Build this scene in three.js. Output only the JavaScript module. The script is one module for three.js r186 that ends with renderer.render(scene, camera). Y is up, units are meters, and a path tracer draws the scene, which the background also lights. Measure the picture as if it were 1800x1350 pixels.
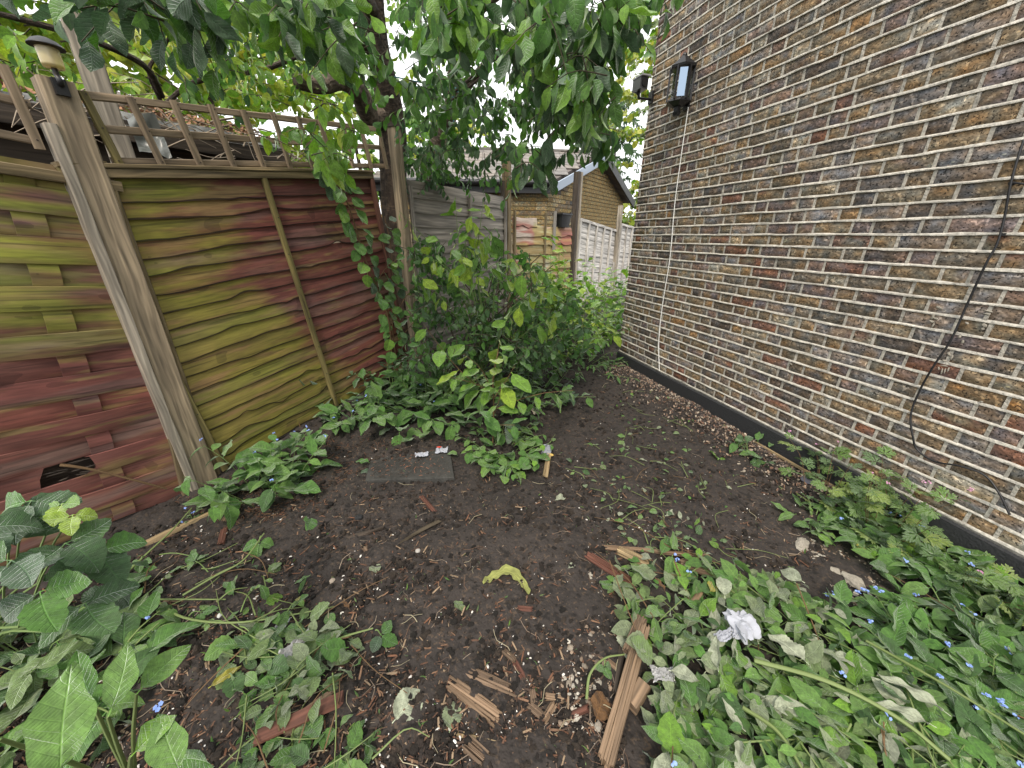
import * as THREE from 'three';
import { mergeGeometries, toCreasedNormals } from 'three/addons/utils/BufferGeometryUtils.js';

// ---------------------------------------------------------------- camera, sky, sun, exposure
const scene = new THREE.Scene();
const camera = new THREE.PerspectiveCamera(93.05, 4 / 3, 0.05, 200);
const EYE = new THREE.Vector3(0, 1.52, 0);
camera.position.copy(EYE);
camera.rotation.set(-22.12 * Math.PI / 180, -17.17 * Math.PI / 180, 0.28 * Math.PI / 180, 'YXZ');
camera.updateMatrixWorld(true);
const renderer = new THREE.WebGLRenderer({ antialias: true });
renderer.toneMapping = THREE.LinearToneMapping;
renderer.toneMappingExposure = 1.9;
renderer.shadowMap.enabled = true;

function mulberry(a) { return () => { a |= 0; a = a + 0x6D2B79F5 | 0; let t = Math.imul(a ^ a >>> 15, 1 | a); t = t + Math.imul(t ^ t >>> 7, 61 | t) ^ t; return ((t ^ t >>> 14) >>> 0) / 4294967296; }; }
const R = mulberry(20240611);
const rr = (a, b) => a + (b - a) * R();
const pick = (a) => a[Math.floor(R() * a.length) % a.length];
const clamp = (x, a = 0, b = 1) => Math.min(b, Math.max(a, x));
const sst = (a, b, x) => { const t = clamp((x - a) / (b - a)); return t * t * (3 - 2 * t); };
const lerp = (a, b, t) => a + (b - a) * t;
const V = (x, y, z) => new THREE.Vector3(x, y, z);
const D2R = Math.PI / 180;
// lattice noise, optionally periodic
function hash(i, j, s) { let h = Math.imul(i, 374761393) + Math.imul(j, 668265263) + Math.imul(s, 974711); h = Math.imul(h ^ h >>> 13, 1274126177); return ((h ^ h >>> 16) >>> 0) / 4294967296; }
function vn(x, y, s = 0, px = 0, py = 0) {
  const i = Math.floor(x), j = Math.floor(y), fx = x - i, fy = y - j, u = fx * fx * (3 - 2 * fx), v = fy * fy * (3 - 2 * fy);
  const w = (k, p) => (p ? ((k % p) + p) % p : k);
  const a = hash(w(i, px), w(j, py), s), b = hash(w(i + 1, px), w(j, py), s), c = hash(w(i, px), w(j + 1, py), s), d = hash(w(i + 1, px), w(j + 1, py), s);
  return lerp(lerp(a, b, u), lerp(c, d, u), v);
}
function fbm(x, y, o = 4, s = 0, px = 0, py = 0) { let t = 0, a = 0.5, n = 0; for (let k = 0; k < o; k++) { t += a * vn(x, y, s + k * 17, px, py); n += a; a *= 0.5; x *= 2; y *= 2; px *= 2; py *= 2; } return t / n; }

{ // overcast sky
  const w = 256, h = 128, d = new Float32Array(w * h * 4);
  for (let y = 0; y < h; y++) for (let x = 0; x < w; x++) {
    const el = ((y + 0.5) / h - 0.5) * Math.PI, n = fbm(x / w * 8, y / h * 6, 4, 5, 8, 0);
    let L = el > 0 ? 0.95 + 0.3 * Math.sin(el) + 0.22 * (n - 0.5) : 0.18;
    const o = (y * w + x) * 4; d[o] = L * 0.99; d[o + 1] = L; d[o + 2] = L * 1.01; d[o + 3] = 1;
  }
  const t = new THREE.DataTexture(d, w, h, THREE.RGBAFormat, THREE.FloatType);
  t.mapping = THREE.EquirectangularReflectionMapping; t.magFilter = THREE.LinearFilter; t.minFilter = THREE.LinearFilter; t.needsUpdate = true;
  scene.background = t; scene.environment = t;
}
const sun = new THREE.DirectionalLight(0xfff1de, 1.5);
sun.position.set(-4, 11, 4.5); sun.target.position.set(0, 0, -3);
sun.shadow.radius = 20; sun.castShadow = true; sun.shadow.mapSize.set(2048, 2048);
Object.assign(sun.shadow.camera, { left: -9, right: 9, top: 9, bottom: -9, near: 0.5, far: 40 });
scene.add(sun, sun.target);

// ---------------------------------------------------------------- finding places: photograph pixel (1800 x 1350) -> ray from the eye
const FX = 640;
function ray(px, py) { return V((px - 900) / FX, -(py - 675) / FX, -1).applyQuaternion(camera.quaternion); }
const FA = V(-1.36, 0, -2.52), FAZ = 46 * D2R, FD = V(Math.sin(FAZ), 0, -Math.cos(FAZ)), FN = V(Math.cos(FAZ), 0, Math.sin(FAZ)); // fence foot, run and facing
function gh(x, z) { // height of the soil
  const dx = x - FA.x, dz = z - FA.z, u = dx * FD.x + dz * FD.z, v = dx * FN.x + dz * FN.z;
  let h = 0.125 * clamp(u, 0, 2.4) * (1 - sst(0.1, 2.1, v));
  h += 0.05 * (vn(x * 1.3 + 7, z * 1.3, 3) - 0.5) + 0.02 * (vn(x * 4, z * 4, 4) - 0.5);
  h += 0.03 * sst(2.0, 2.6, x);
  return h;
}
function G(px, py, lift = 0) { const d = ray(px, py); let h = 0, p = null; for (let i = 0; i < 14; i++) { const t = (h - EYE.y) / d.y; p = d.clone().multiplyScalar(t).add(EYE); h = lerp(h, gh(p.x, p.z), 0.8); } p.y = gh(p.x, p.z) + lift; return p; }
const WX = 2.604; // face of the brick wall
function W(px, py, off = 0) { const d = ray(px, py); return d.multiplyScalar((WX - off) / d.x).add(EYE); }
function AT(px, py, dist) { return ray(px, py).normalize().multiplyScalar(dist).add(EYE); }
function onPlane(px, py, p0, n, off = 0) { const d = ray(px, py); const t = (p0.clone().addScaledVector(n, off).sub(EYE)).dot(n) / d.dot(n); return d.multiplyScalar(t).add(EYE); }
const inPoly = (p, x, y) => { let c = false; for (let i = 0, j = p.length - 1; i < p.length; j = i++) if ((p[i][1] > y) !== (p[j][1] > y) && x < (p[j][0] - p[i][0]) * (y - p[i][1]) / (p[j][1] - p[i][1]) + p[i][0]) c = !c; return c; };
function inside(poly) { const xs = poly.map((q) => q[0]), ys = poly.map((q) => q[1]); for (;;) { const x = rr(Math.min(...xs), Math.max(...xs)), y = rr(Math.min(...ys), Math.max(...ys)); if (inPoly(poly, x, y)) return [x, y]; } }

// ---------------------------------------------------------------- names and tags
const used = {};
function numbered(n) { if (used[n] === undefined) { used[n] = 0; return n; } used[n]++; return n + '_' + String(used[n]).padStart(3, '0'); }
function tag(o, label, category, group, kind) { if (label) o.userData.label = label; if (category) o.userData.category = category; if (group) o.userData.group = group; if (kind) o.userData.kind = kind; return o; }
function thing(name, label, category, p = V(0, 0, 0), group) { const g = new THREE.Group(); g.name = numbered(name); g.position.copy(p); scene.add(g); return tag(g, label, category, group); }
function part(name, geo, mat, parent, kind) { const m = new THREE.Mesh(geo, mat); m.name = parent === scene ? numbered(name) : name; m.castShadow = m.receiveShadow = true; if (kind) m.userData.kind = kind; parent.add(m); return m; }
const solo = (name, geo, mat, label, category, p, group) => { const m = part(name, geo, mat, scene); if (p) m.position.copy(p); return tag(m, label, category, group); };

// ---------------------------------------------------------------- textures
function tex(w, h, f, srgb, rep = true) {
  const d = new Uint8Array(w * h * 4);
  for (let y = 0; y < h; y++) for (let x = 0; x < w; x++) { const c = f(x / w, y / h), o = (y * w + x) * 4; d[o] = clamp(c[0]) * 255; d[o + 1] = clamp(c[1]) * 255; d[o + 2] = clamp(c[2]) * 255; d[o + 3] = 255; }
  const t = new THREE.DataTexture(d, w, h); t.magFilter = THREE.LinearFilter; t.minFilter = THREE.LinearFilter;
  if (rep) t.wrapS = t.wrapT = THREE.RepeatWrapping; if (srgb) t.colorSpace = THREE.SRGBColorSpace; t.needsUpdate = true; return t;
}
const toS = (x) => (x <= 0.0031308 ? 12.92 * x : 1.055 * Math.pow(x, 1 / 2.4) - 0.055);
const lin = (r, g, b) => new THREE.Color().setRGB(r, g, b);
const S = (hex) => new THREE.Color(hex);
const grainH = (u, v, sd = 0) => { const w = 0.035 * fbm(u * 3, v * 3, 2, 60 + sd, 3, 3); return 0.55 * fbm(u * 3, (v + w) * 64, 3, 64 + sd, 3, 64) + 0.45 * fbm(u * 8, (v + w) * 150, 2, 70 + sd, 8, 150); };
const T = {};
T.grain = tex(512, 512, (u, v) => { const g = grainH(u, v), s = 0.42 + 0.72 * g + 0.25 * (fbm(u * 3, v * 4, 3, 36, 3, 4) - 0.5) - 0.1 * sst(0.62, 0.75, fbm(u * 4, v * 50, 2, 33, 4, 50)); return [s, s * 0.985, s * 0.96]; }, true);
T.grainB = tex(512, 512, (u, v) => { const g = grainH(u, v); return [g, g, g]; });
T.brick = tex(1024, 1024, (u, v) => {
  const a = fbm(u * 24, v * 24, 4, 11, 24, 24), b = fbm(u * 70, v * 90, 3, 21, 70, 90), c = fbm(u * 10, v * 16, 3, 31, 10, 16);
  let s = 0.5 + 0.34 * a + 0.32 * (b - 0.5); const pit = fbm(u * 90, v * 90, 2, 41, 90, 90); if (pit > 0.74) s *= 0.5; if (fbm(u * 40, v * 40, 2, 51, 40, 40) > 0.74) s *= 1.35;
  const warm = c - 0.5; return [s * (1 + 0.28 * warm), s, s * (1 - 0.36 * warm)];
}, true);
T.brickB = tex(1024, 1024, (u, v) => { const b = fbm(u * 50, v * 64, 4, 21, 50, 64), pit = fbm(u * 90, v * 90, 2, 41, 90, 90); const s = 0.35 + 0.6 * b - (pit > 0.72 ? 0.25 : 0); return [s, s, s]; });
T.mortar = tex(512, 512, (u, v) => { const a = fbm(u * 30, v * 30, 4, 13, 30, 30), b = fbm(u * 5, v * 5, 3, 14, 5, 5); const s = 0.6 + 0.3 * a + 0.22 * (b - 0.5); return [s, s * 0.985, s * 0.95]; }, true);
T.mortarB = tex(512, 512, (u, v) => { const a = fbm(u * 60, v * 60, 4, 15, 60, 60); return [a, a, a]; });
T.soil = tex(1024, 1024, (u, v) => {
  const a = fbm(u * 6, v * 6, 5, 91, 6, 6), b = fbm(u * 60, v * 60, 3, 92, 60, 60), c = fbm(u * 140, v * 140, 2, 93, 140, 140);
  let s = 0.10 + 0.13 * a + 0.13 * (b - 0.4); let r = 1.07, g = 0.97, bl = 0.93; if (c > 0.71) { s += 0.12; r = 1.25; g = 1; bl = 0.78; } if (b < 0.3) s *= 0.55; return [toS(s * 0.165 * r), toS(s * 0.148 * g), toS(s * 0.136 * bl)];
}, true);
T.soilB = tex(1024, 1024, (u, v) => { const b = fbm(u * 40, v * 40, 5, 92, 40, 40), c = fbm(u * 150, v * 150, 2, 95, 150, 150); const s = 0.7 * b + 0.3 * c; return [s, s, s]; });
T.bark = tex(256, 512, (u, v) => { const a = fbm(u * 10, v * 18, 4, 101, 10, 18), l = fbm(u * 5, v * 46, 2, 103, 5, 46); const s = 0.35 + 0.6 * a + (l > 0.68 ? 0.2 : 0); return [s, s * 0.95, s * 0.9]; }, true);
T.barkB = tex(256, 512, (u, v) => { const a = fbm(u * 14, v * 10, 4, 101, 14, 10); return [a, a, a]; });
T.felt = tex(512, 512, (u, v) => { const a = fbm(u * 8, v * 8, 5, 111, 8, 8), b = fbm(u * 90, v * 90, 2, 112, 90, 90); const s = 0.5 + 0.35 * a + 0.2 * (b - 0.5); return [s, s, s * 0.98]; }, true);
{ // leaf veins: midrib and paired side veins, pale on a mottled blade
  const w = 128, h = 256, vein = (u, v) => { const x = Math.abs(u - 0.5) * 2; let m = Math.exp(-Math.pow(x / 0.045, 2)); const q = (v - x * 0.22) * 9, f = Math.abs(q - Math.round(q)) * (1 + x); m = Math.max(m, 0.75 * Math.exp(-Math.pow(f / 0.085, 2)) * (1 - 0.55 * x)); const q2 = (v * 26 + x * 5), f2 = Math.abs(q2 - Math.round(q2)); return Math.max(m, 0.22 * Math.exp(-Math.pow(f2 / 0.16, 2))); };
  T.leaf = tex(w, h, (u, v) => { const m = vein(u, v), n = fbm(u * 9, v * 16, 3, 121), s = 0.68 + 0.12 * (n - 0.5) * 2 + 0.15 * m, hole = 1; return [s * hole, s * (hole * 0.5 + 0.5), s * 0.93 * hole]; }, true, false);
  T.leafB = tex(w, h, (u, v) => { const m = vein(u, v), n = fbm(u * 22, v * 40, 2, 131); const s = 0.7 - 0.6 * m + 0.25 * n; return [s, s, s]; }, false, false);
}
// stain of the two near panels: red-brown timber paint under yellow-green algae, streaked along the boards
function stain(w, h, green, sd) {
  return tex(w, h, (u, v) => {
    const streak = fbm(u * 5, v * 46, 4, sd), blot = fbm(u * 3.2, v * 4.2, 4, sd + 5), fine = fbm(u * 30, v * 240, 3, sd + 9);
    let g = green(u, v) - 0.06 + (streak - 0.5) * 1.25 + (blot - 0.5) * 1.6; g = 0.95 * sst(0.12, 0.98, g);
    const bare = sst(0.52, 0.74, fbm(u * 7, v * 60, 3, sd + 13));
    const yel = fbm(u * 4, v * 9, 3, sd + 21);
    const red = [lerp(0.145, 0.2, streak), 0.057, 0.043], brown = [0.24, 0.155, 0.06], gr = [lerp(0.165, 0.25, yel), lerp(0.152, 0.242, yel), 0.029];
    const crk = sst(0.7, 0.78, fbm(u * 3, v * 150, 2, sd + 61)), knot = fbm(u * 14, v * 26, 2, sd + 71) > 0.8 ? 0.7 : 1; const dark = (1 - 0.4 * crk) * knot * (0.66 + 0.62 * fine + 0.3 * (blot - 0.5)) * (1 - 0.22 * sst(0.62, 0.74, fbm(u * 6, v * 120, 3, sd + 31)));
    const grey = sst(0.5, 0.75, fbm(u * 4, v * 30, 3, sd + 41)) * 0.28; const c = [0, 1, 2].map((k) => toS(clamp(lerp(lerp(lerp(red[k], brown[k], bare * 0.8), [0.2, 0.165, 0.14][k], grey), lerp(gr[k], brown[k], clamp(bare * 0.6 + sst(0.45, 0.75, blot) * 0.35)), g) * dark)));
    return c;
  }, true, false);
}
T.stainA = stain(1024, 1024, (u, v) => 0.98 - 0.95 * sst(0.32, 0.72, u + 0.14 * (v - 0.5)) + 0.35 * sst(0.42, 0.1, v) * sst(1.0, 0.5, u) + 0.25 * Math.exp(-Math.pow((v - 0.36) / 0.06, 2)), 201);
T.stainB = stain(1024, 1024, (u, v) => 0.1 + 0.72 * sst(0.32, 0.72, v) - 0.3 * sst(0.9, 0.55, u) * sst(0.5, 0.8, 1 - v), 301);
T.stainC = tex(512, 512, (u, v) => { const st = fbm(u * 5, v * 30, 4, 401), f = fbm(u * 20, v * 160, 3, 405), r = sst(0.42, 0.7, fbm(u * 3, v * 24, 3, 411) + 0.25 * sst(0.6, 1, u)), g = sst(0.45, 0.62, fbm(u * 3, v * 7, 3, 415) + 0.2 * sst(0.4, 0.55, u) * sst(1, 0.8, u) - 0.05), k = 0.7 + 0.6 * f; return [0, 1, 2].map((i) => toS(k * lerp(lerp([0.36, 0.3, 0.25][i], [0.27, 0.11, 0.085][i], r), [0.3, 0.29, 0.09][i], g * 0.6) * (0.75 + 0.5 * st))); }, true, false);

const std = (o) => new THREE.MeshStandardMaterial({ roughness: 0.9, ...o });
const woodMat = (c, o = {}) => std({ color: c, map: T.grain, bumpMap: T.grainB, bumpScale: 0.0025, roughness: 0.85, ...o });
const M = {
  post: woodMat(lin(0.44, 0.355, 0.25)), postGrey: woodMat(lin(0.46, 0.415, 0.35)), trellis: woodMat(lin(0.33, 0.255, 0.175)), batten: woodMat(lin(0.24, 0.2, 0.075)), rail: woodMat(lin(0.26, 0.2, 0.11)),
  greyWood: woodMat(lin(0.36, 0.335, 0.31)), whiteWood: woodMat(lin(0.74, 0.73, 0.72)), darkWood: woodMat(lin(0.09, 0.07, 0.055)), rot: woodMat(lin(0.36, 0.25, 0.165)), rot2: woodMat(lin(0.25, 0.175, 0.12)), redWood: woodMat(lin(0.2, 0.085, 0.06)), pale: woodMat(lin(0.46, 0.35, 0.2)),
  stainA: std({ map: T.stainA, bumpMap: T.grainB, bumpScale: 0.0012, roughness: 0.86 }), stainB: std({ map: T.stainB, bumpMap: T.grainB, bumpScale: 0.0012, roughness: 0.86 }), stainC: std({ map: T.stainC, roughness: 0.9, color: lin(1, 1, 1) }),
  brick: std({ map: T.brick, bumpMap: T.brickB, bumpScale: 0.006, vertexColors: true, roughness: 0.95 }),
  mortar: std({ color: lin(0.7, 0.675, 0.63), map: T.mortar, bumpMap: T.mortarB, bumpScale: 0.004 }), bed: std({ color: lin(0.84, 0.82, 0.78), map: T.mortar, bumpMap: T.mortarB, bumpScale: 0.004 }),
  bark: std({ color: lin(0.11, 0.085, 0.065), map: T.bark, bumpMap: T.barkB, bumpScale: 0.02 }), bark2: std({ color: lin(0.25, 0.215, 0.18), map: T.bark, bumpMap: T.barkB, bumpScale: 0.015 }), twig: std({ color: lin(0.07, 0.055, 0.035) }), stem: std({ color: lin(0.14, 0.21, 0.065), roughness: 0.7 }), cane: std({ color: lin(0.15, 0.2, 0.065), roughness: 0.65 }), redStem: std({ color: lin(0.14, 0.085, 0.04) }), deadStem: std({ color: lin(0.25, 0.2, 0.15) }),
  black: std({ color: lin(0.012, 0.012, 0.014), roughness: 0.45 }), blackMatt: std({ color: lin(0.02, 0.021, 0.023), roughness: 0.75, bumpMap: T.mortarB, bumpScale: 0.003 }), whiteCable: std({ color: lin(0.75, 0.75, 0.73), roughness: 0.5 }), paper: std({ color: lin(0.37, 0.385, 0.43), roughness: 0.85, side: THREE.DoubleSide }), whiteBit: std({ color: lin(0.52, 0.49, 0.44), map: T.mortar }),
  felt: std({ color: lin(0.34, 0.345, 0.35), map: T.felt, bumpMap: T.felt, bumpScale: 0.01 }), slab: std({ color: lin(0.1, 0.098, 0.093), map: T.felt, bumpMap: T.felt, bumpScale: 0.006 }),
};
const LM = {}; // leaf materials
const LC = {
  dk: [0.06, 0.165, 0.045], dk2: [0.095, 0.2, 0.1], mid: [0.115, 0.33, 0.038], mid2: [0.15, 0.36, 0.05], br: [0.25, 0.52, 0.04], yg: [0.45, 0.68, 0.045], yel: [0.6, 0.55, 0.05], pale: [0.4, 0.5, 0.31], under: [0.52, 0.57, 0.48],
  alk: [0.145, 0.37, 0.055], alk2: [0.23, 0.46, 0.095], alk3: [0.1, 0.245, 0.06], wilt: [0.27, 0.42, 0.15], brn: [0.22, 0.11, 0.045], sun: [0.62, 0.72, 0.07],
};
for (const k in LC) LM[k] = new THREE.MeshPhysicalMaterial({ name: 'leaf ' + k, color: lin(...LC[k].map((x) => Math.min(1, x * 1.35))), map: T.leaf, bumpMap: T.leafB, bumpScale: 0.004, roughness: 0.95, transmission: k === 'under' || k === 'brn' ? 0.12 : 0.46, thickness: 0, clearcoat: k === 'dk' || k === 'dk2' || k === 'mid' ? 0.14 : 0.08, clearcoatRoughness: 0.36, side: THREE.DoubleSide });
const LI = new THREE.MeshPhysicalMaterial({ name: 'leaf copies', map: T.leaf, roughness: 0.95, transmission: 0.5, thickness: 0, clearcoat: 0.06, clearcoatRoughness: 0.45, side: THREE.DoubleSide });

// ---------------------------------------------------------------- shapes
function geoFrom(pos, uv, idx, col) { const g = new THREE.BufferGeometry(); g.setAttribute('position', new THREE.Float32BufferAttribute(pos, 3)); g.setAttribute('uv', new THREE.Float32BufferAttribute(uv, 2)); if (col) g.setAttribute('color', new THREE.Float32BufferAttribute(col, 3)); if (idx) g.setIndex(idx); g.computeVertexNormals(); return g; }
function tube(pts, r0, r1, rad = 6, seg = 0, lump = 0, sd = 0) { // tapered round stem along a curve, ends closed
  const c = pts.length > 2 ? new THREE.CatmullRomCurve3(pts) : new THREE.LineCurve3(pts[0], pts[1]); seg = seg || Math.max(2, pts.length * 3); const L = c.getLength();
  const pos = [], uv = [], idx = []; let n = V(0.31, 0.2, 0.93);
  for (let i = 0; i <= seg; i++) {
    const t = i / seg, p = c.getPoint(t), tg = c.getTangent(t); n = n.clone().addScaledVector(tg, -n.dot(tg)); if (n.lengthSq() < 1e-6) n = V(tg.y, tg.z, tg.x); n.normalize(); const b = tg.clone().cross(n), r = lerp(r0, r1, t);
    for (let k = 0; k <= rad; k++) { const a = k / rad * 6.2832, q = r * (1 + lump * (vn(Math.cos(a) * 1.5 + t * 9 + sd, Math.sin(a) * 1.5 + sd, 7) - 0.5) * 2); const P = p.clone().addScaledVector(n, Math.cos(a) * q).addScaledVector(b, Math.sin(a) * q); pos.push(P.x, P.y, P.z); uv.push(k / rad * Math.max(1, Math.round(r0 * 20)), t * L * 2.2); }
  }
  const w = rad + 1; for (let i = 0; i < seg; i++) for (let k = 0; k < rad; k++) { const a = i * w + k; idx.push(a, a + 1, a + w, a + 1, a + w + 1, a + w); }
  for (const [i, f] of [[0, 0], [seg, 1]]) { const p = c.getPoint(f); pos.push(p.x, p.y, p.z); uv.push(0.5, 0.5); const ci = pos.length / 3 - 1; for (let k = 0; k < rad; k++) f ? idx.push(ci, i * w + k, i * w + k + 1) : idx.push(ci, i * w + k + 1, i * w + k); }
  return geoFrom(pos, uv, idx);
}
// sawn timber: chamfered section w (z... along local z) by t (local y), L along local x from 0; edges wander a little
function plank(L, w, t, o = {}) {
  const { seg = Math.max(2, Math.round(L / 0.15)), jit = 0.002, ch = 0.004, sd = R() * 99, rag = 0, taper = 0, bow = 0, uo = R() * 5, vo = R() * 5 } = o;
  const c = Math.min(ch, t * 0.3, w * 0.3), hw = w / 2, ht = t / 2, sec = [[-hw + c, -ht], [hw - c, -ht], [hw, -ht + c], [hw, ht - c], [hw - c, ht], [-hw + c, ht], [-hw, ht - c], [-hw, -ht + c]];
  const pos = [], uv = [], idx = [], n = 8;
  for (let i = 0; i <= seg; i++) {
    const f = i / seg; let per = 0;
    for (let k = 0; k <= n; k++) {
      const [z, y] = sec[k % n], tp = 1 - taper * Math.abs(f - 0.5) * 2, j1 = (vn(f * L * 9 + sd, k % n * 3.7, 5) - 0.5) * 2 * jit, j2 = (vn(f * L * 9 + sd + 40, k % n * 3.1, 6) - 0.5) * 2 * jit;
      const end = i === 0 || i === seg ? (hash(k % n, i, Math.floor(sd * 10)) - 0.5) * rag : 0;
      pos.push(f * L + end, y * tp + j1 + bow * (1 - Math.pow(2 * f - 1, 2)), z * tp + j2); uv.push((f * L) * 0.9 + uo, (per) * 0.9 + vo); const nx = sec[(k + 1) % n]; per += Math.hypot(nx[0] - z, nx[1] - y);
    }
  }
  const q = n + 1; for (let i = 0; i < seg; i++) for (let k = 0; k < n; k++) { const a = i * q + k; idx.push(a, a + q, a + 1, a + 1, a + q, a + q + 1); }
  for (const i of [0, seg]) { const s0 = pos.length / 3; for (let k = 0; k < n; k++) { const a = (i * q + k) * 3; pos.push(pos[a], pos[a + 1], pos[a + 2]); uv.push(uo + sec[k][0], vo + sec[k][1]); } for (let k = 1; k < n - 1; k++) i ? idx.push(s0, s0 + k + 1, s0 + k) : idx.push(s0, s0 + k, s0 + k + 1); }
  return toCreasedNormals(geoFrom(pos, uv, idx), 0.5);
}
const UPR = new THREE.Matrix4().makeRotationZ(Math.PI / 2); // a plank stood upright
const upright = (g) => g.applyMatrix4(UPR);
function rock(r, sd, det = 1, flat = 1) { const g = new THREE.IcosahedronGeometry(r, det), p = g.attributes.position; for (let i = 0; i < p.count; i++) { const x = p.getX(i), y = p.getY(i), z = p.getZ(i), s = 0.7 + 0.6 * vn(x / r * 1.3 + sd, y / r * 1.3 + z / r * 0.9 + sd * 3, 8); p.setXYZ(i, x * s, y * s * flat, z * s); } g.computeVertexNormals(); return g; }
function box(w, h, d, x = 0, y = 0, z = 0) { return new THREE.BoxGeometry(w, h, d).translate(x, y, z); }
function lookM(p, xdir, up) { const x = xdir.clone().normalize(), z = x.clone().cross(up).normalize(), y = z.clone().cross(x); return new THREE.Matrix4().makeBasis(x, y, z).setPosition(p); }

// leaf blade: base at the origin, length along +y, upper face +z; folds along the midrib, curls towards its tip
function leafGeo(o) {
  const { W = 0.5, p = 1, q = 0.8, ns = 8, nx = 2, serr = 0, fold = 0.2, curl = 0.5, wave = 0.03, pet = 0.12, sd = 0, tipx = 0 } = o, pos = [], uv = [], idx = [], cols = nx * 2 + 1;
  for (let i = 0; i <= ns; i++) {
    const t = i / ns; let w = W / 2 * Math.pow(Math.sin(Math.PI * Math.pow(t, p)), q) * (i === ns ? 0 : 1) + (i === 0 ? 0.012 : 0); if (serr && i > 0 && i < ns) w *= i % 2 ? 1 + serr : 1 - serr;
    for (let k = -nx; k <= nx; k++) {
      const s = k / nx, x = s * w, z = fold * Math.abs(x) + wave * Math.sin(t * 13 + s * 2.4 + sd * 3) * Math.abs(s) + 0.02 * (vn(t * 4 + sd, s * 2 + sd, 12) - 0.5), a = curl * t; // bend
      const yy = curl ? Math.sin(a) / curl : t, zz = curl ? -(1 - Math.cos(a)) / curl : 0;
      pos.push(x + tipx * t * t * 0.15, pet + yy - Math.sin(a) * 0, z + zz); uv.push(s * 0.48 * (0.25 + 0.75 * Math.min(1, w / (W / 2 + 1e-6))) + 0.5, t);
    }
  }
  for (let i = 0; i < ns; i++) for (let k = 0; k < cols - 1; k++) { const a = i * cols + k; idx.push(a, a + 1, a + cols, a + 1, a + cols + 1, a + cols); }
  if (pet) { const b = pos.length / 3; pos.push(-0.014, 0, 0, 0.014, 0, 0, -0.012, pet, 0, 0.012, pet, 0); uv.push(0.49, 0, 0.51, 0, 0.49, 0.1, 0.51, 0.1); idx.push(b, b + 1, b + 2, b + 1, b + 3, b + 2); }
  return geoFrom(pos, uv, idx);
}
const KIND = { plum: { W: 0.56, p: 0.95, q: 0.85, serr: 0.035 }, alk: { W: 0.55, p: 0.82, q: 0.9, wave: 0.045 }, lance: { W: 0.34, p: 0.8, q: 0.9 }, bram: { W: 0.78, p: 0.8, q: 0.72, serr: 0.06 }, round: { W: 0.86, p: 0.88, q: 0.62, serr: 0.03 } };
const LG = {};
for (const k in KIND) { LG[k] = [0.25, 0.6, 1.0, -0.4].map((c, i) => leafGeo({ ...KIND[k], ns: KIND[k].serr ? 10 : 8, curl: c, fold: 0.12 + 0.13 * i, sd: i * 2.3 + 1, tipx: i - 1.5 })); LG[k].hero = [0.45, 0.85].map((c, i) => leafGeo({ ...KIND[k], ns: 22, nx: 4, curl: c, fold: 0.2, wave: 0.06, sd: i + 5 })); LG[k].low = leafGeo({ ...KIND[k], serr: 0, ns: 4, nx: 1, curl: 0.7, fold: 0.3, wave: 0, pet: 0.05 }); }
{ // finely cut leaf of herb robert: five toothed fingers
  const gs = []; for (const [a, l] of [[0, 1], [0.85, 0.8], [-0.85, 0.8], [1.75, 0.5], [-1.75, 0.5]]) for (const [b, s, at] of [[0, 1, 0], [0.6, 0.55, 0.35], [-0.6, 0.55, 0.35], [0.45, 0.4, 0.62], [-0.45, 0.4, 0.62]]) gs.push(leafGeo({ W: 0.32, p: 1.2, q: 0.7, ns: 3, nx: 1, curl: 0.3, fold: 0.15, wave: 0, pet: 0.05 }).scale(s * l, s * l, s * l).rotateZ(b).translate(0, at * l, 0.01 * gs.length % 0.03).rotateZ(a));
  const g = mergeGeometries(gs).scale(0.9, 0.9, 0.9).translate(0, 0.35, 0); LG.herb = [g, g]; LG.herb.low = g; LG.herb.hero = [g];
}
// things with leaves: each entry { k kind, m material, p world point, d length direction, n facing, s size }; the largest seen become parts, the rest one mass
const _v = V(0, 0, 0);
function leafMatrix(e, base) { const y = e.d.clone().normalize(); let z = e.n.clone().addScaledVector(y, -e.n.dot(y)); if (z.lengthSq() < 1e-5) z = V(y.y, y.z, y.x).cross(y); z.normalize(); const x = y.clone().cross(z); return new THREE.Matrix4().makeBasis(x.multiplyScalar(e.s), y.multiplyScalar(e.s), z.multiplyScalar(e.s)).setPosition(e.p.x - base.x, e.p.y - base.y, e.p.z - base.z); }
function inView(p) { _v.copy(p).applyMatrix4(camera.matrixWorldInverse); if (_v.z > -0.1) return false; const x = -_v.x / _v.z * FX, y = _v.y / _v.z * FX; return Math.abs(x) < 940 && Math.abs(y) < 720; }
camera.matrixWorldInverse.copy(camera.matrixWorld).invert();
function leaves(t, list, most = 300) {
  for (const e of list) e.a = (inView(e.p) ? 1 : 0.01) * e.s / e.p.distanceTo(EYE);
  list.sort((a, b) => b.a - a.a); const big = list.slice(0, most), rest = list.slice(most), base = t.position;
  for (const e of big) { const m = part('leaf', e.a > 0.12 ? pick(LG[e.k].hero) : pick(LG[e.k]), LM[e.m], t); m.applyMatrix4(leafMatrix(e, base)); }
  if (rest.length) { const im = new THREE.InstancedMesh(LG[rest[0].k].low, LI, rest.length); im.name = 'foliage'; im.userData.kind = 'stuff'; const c = new THREE.Color(); rest.forEach((e, i) => { im.setMatrixAt(i, leafMatrix(e, base)); const j = rr(0.75, 1.3), q = LC[e.m]; c.setRGB(Math.min(1, q[0] * 1.35 * j), Math.min(1, q[1] * 1.35 * j), Math.min(1, q[2] * 1.35 * j)); im.setColorAt(i, c); }); im.castShadow = im.receiveShadow = true; t.add(im); }
}
const rnd3 = () => V(rr(-1, 1), rr(-1, 1), rr(-1, 1));
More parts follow.
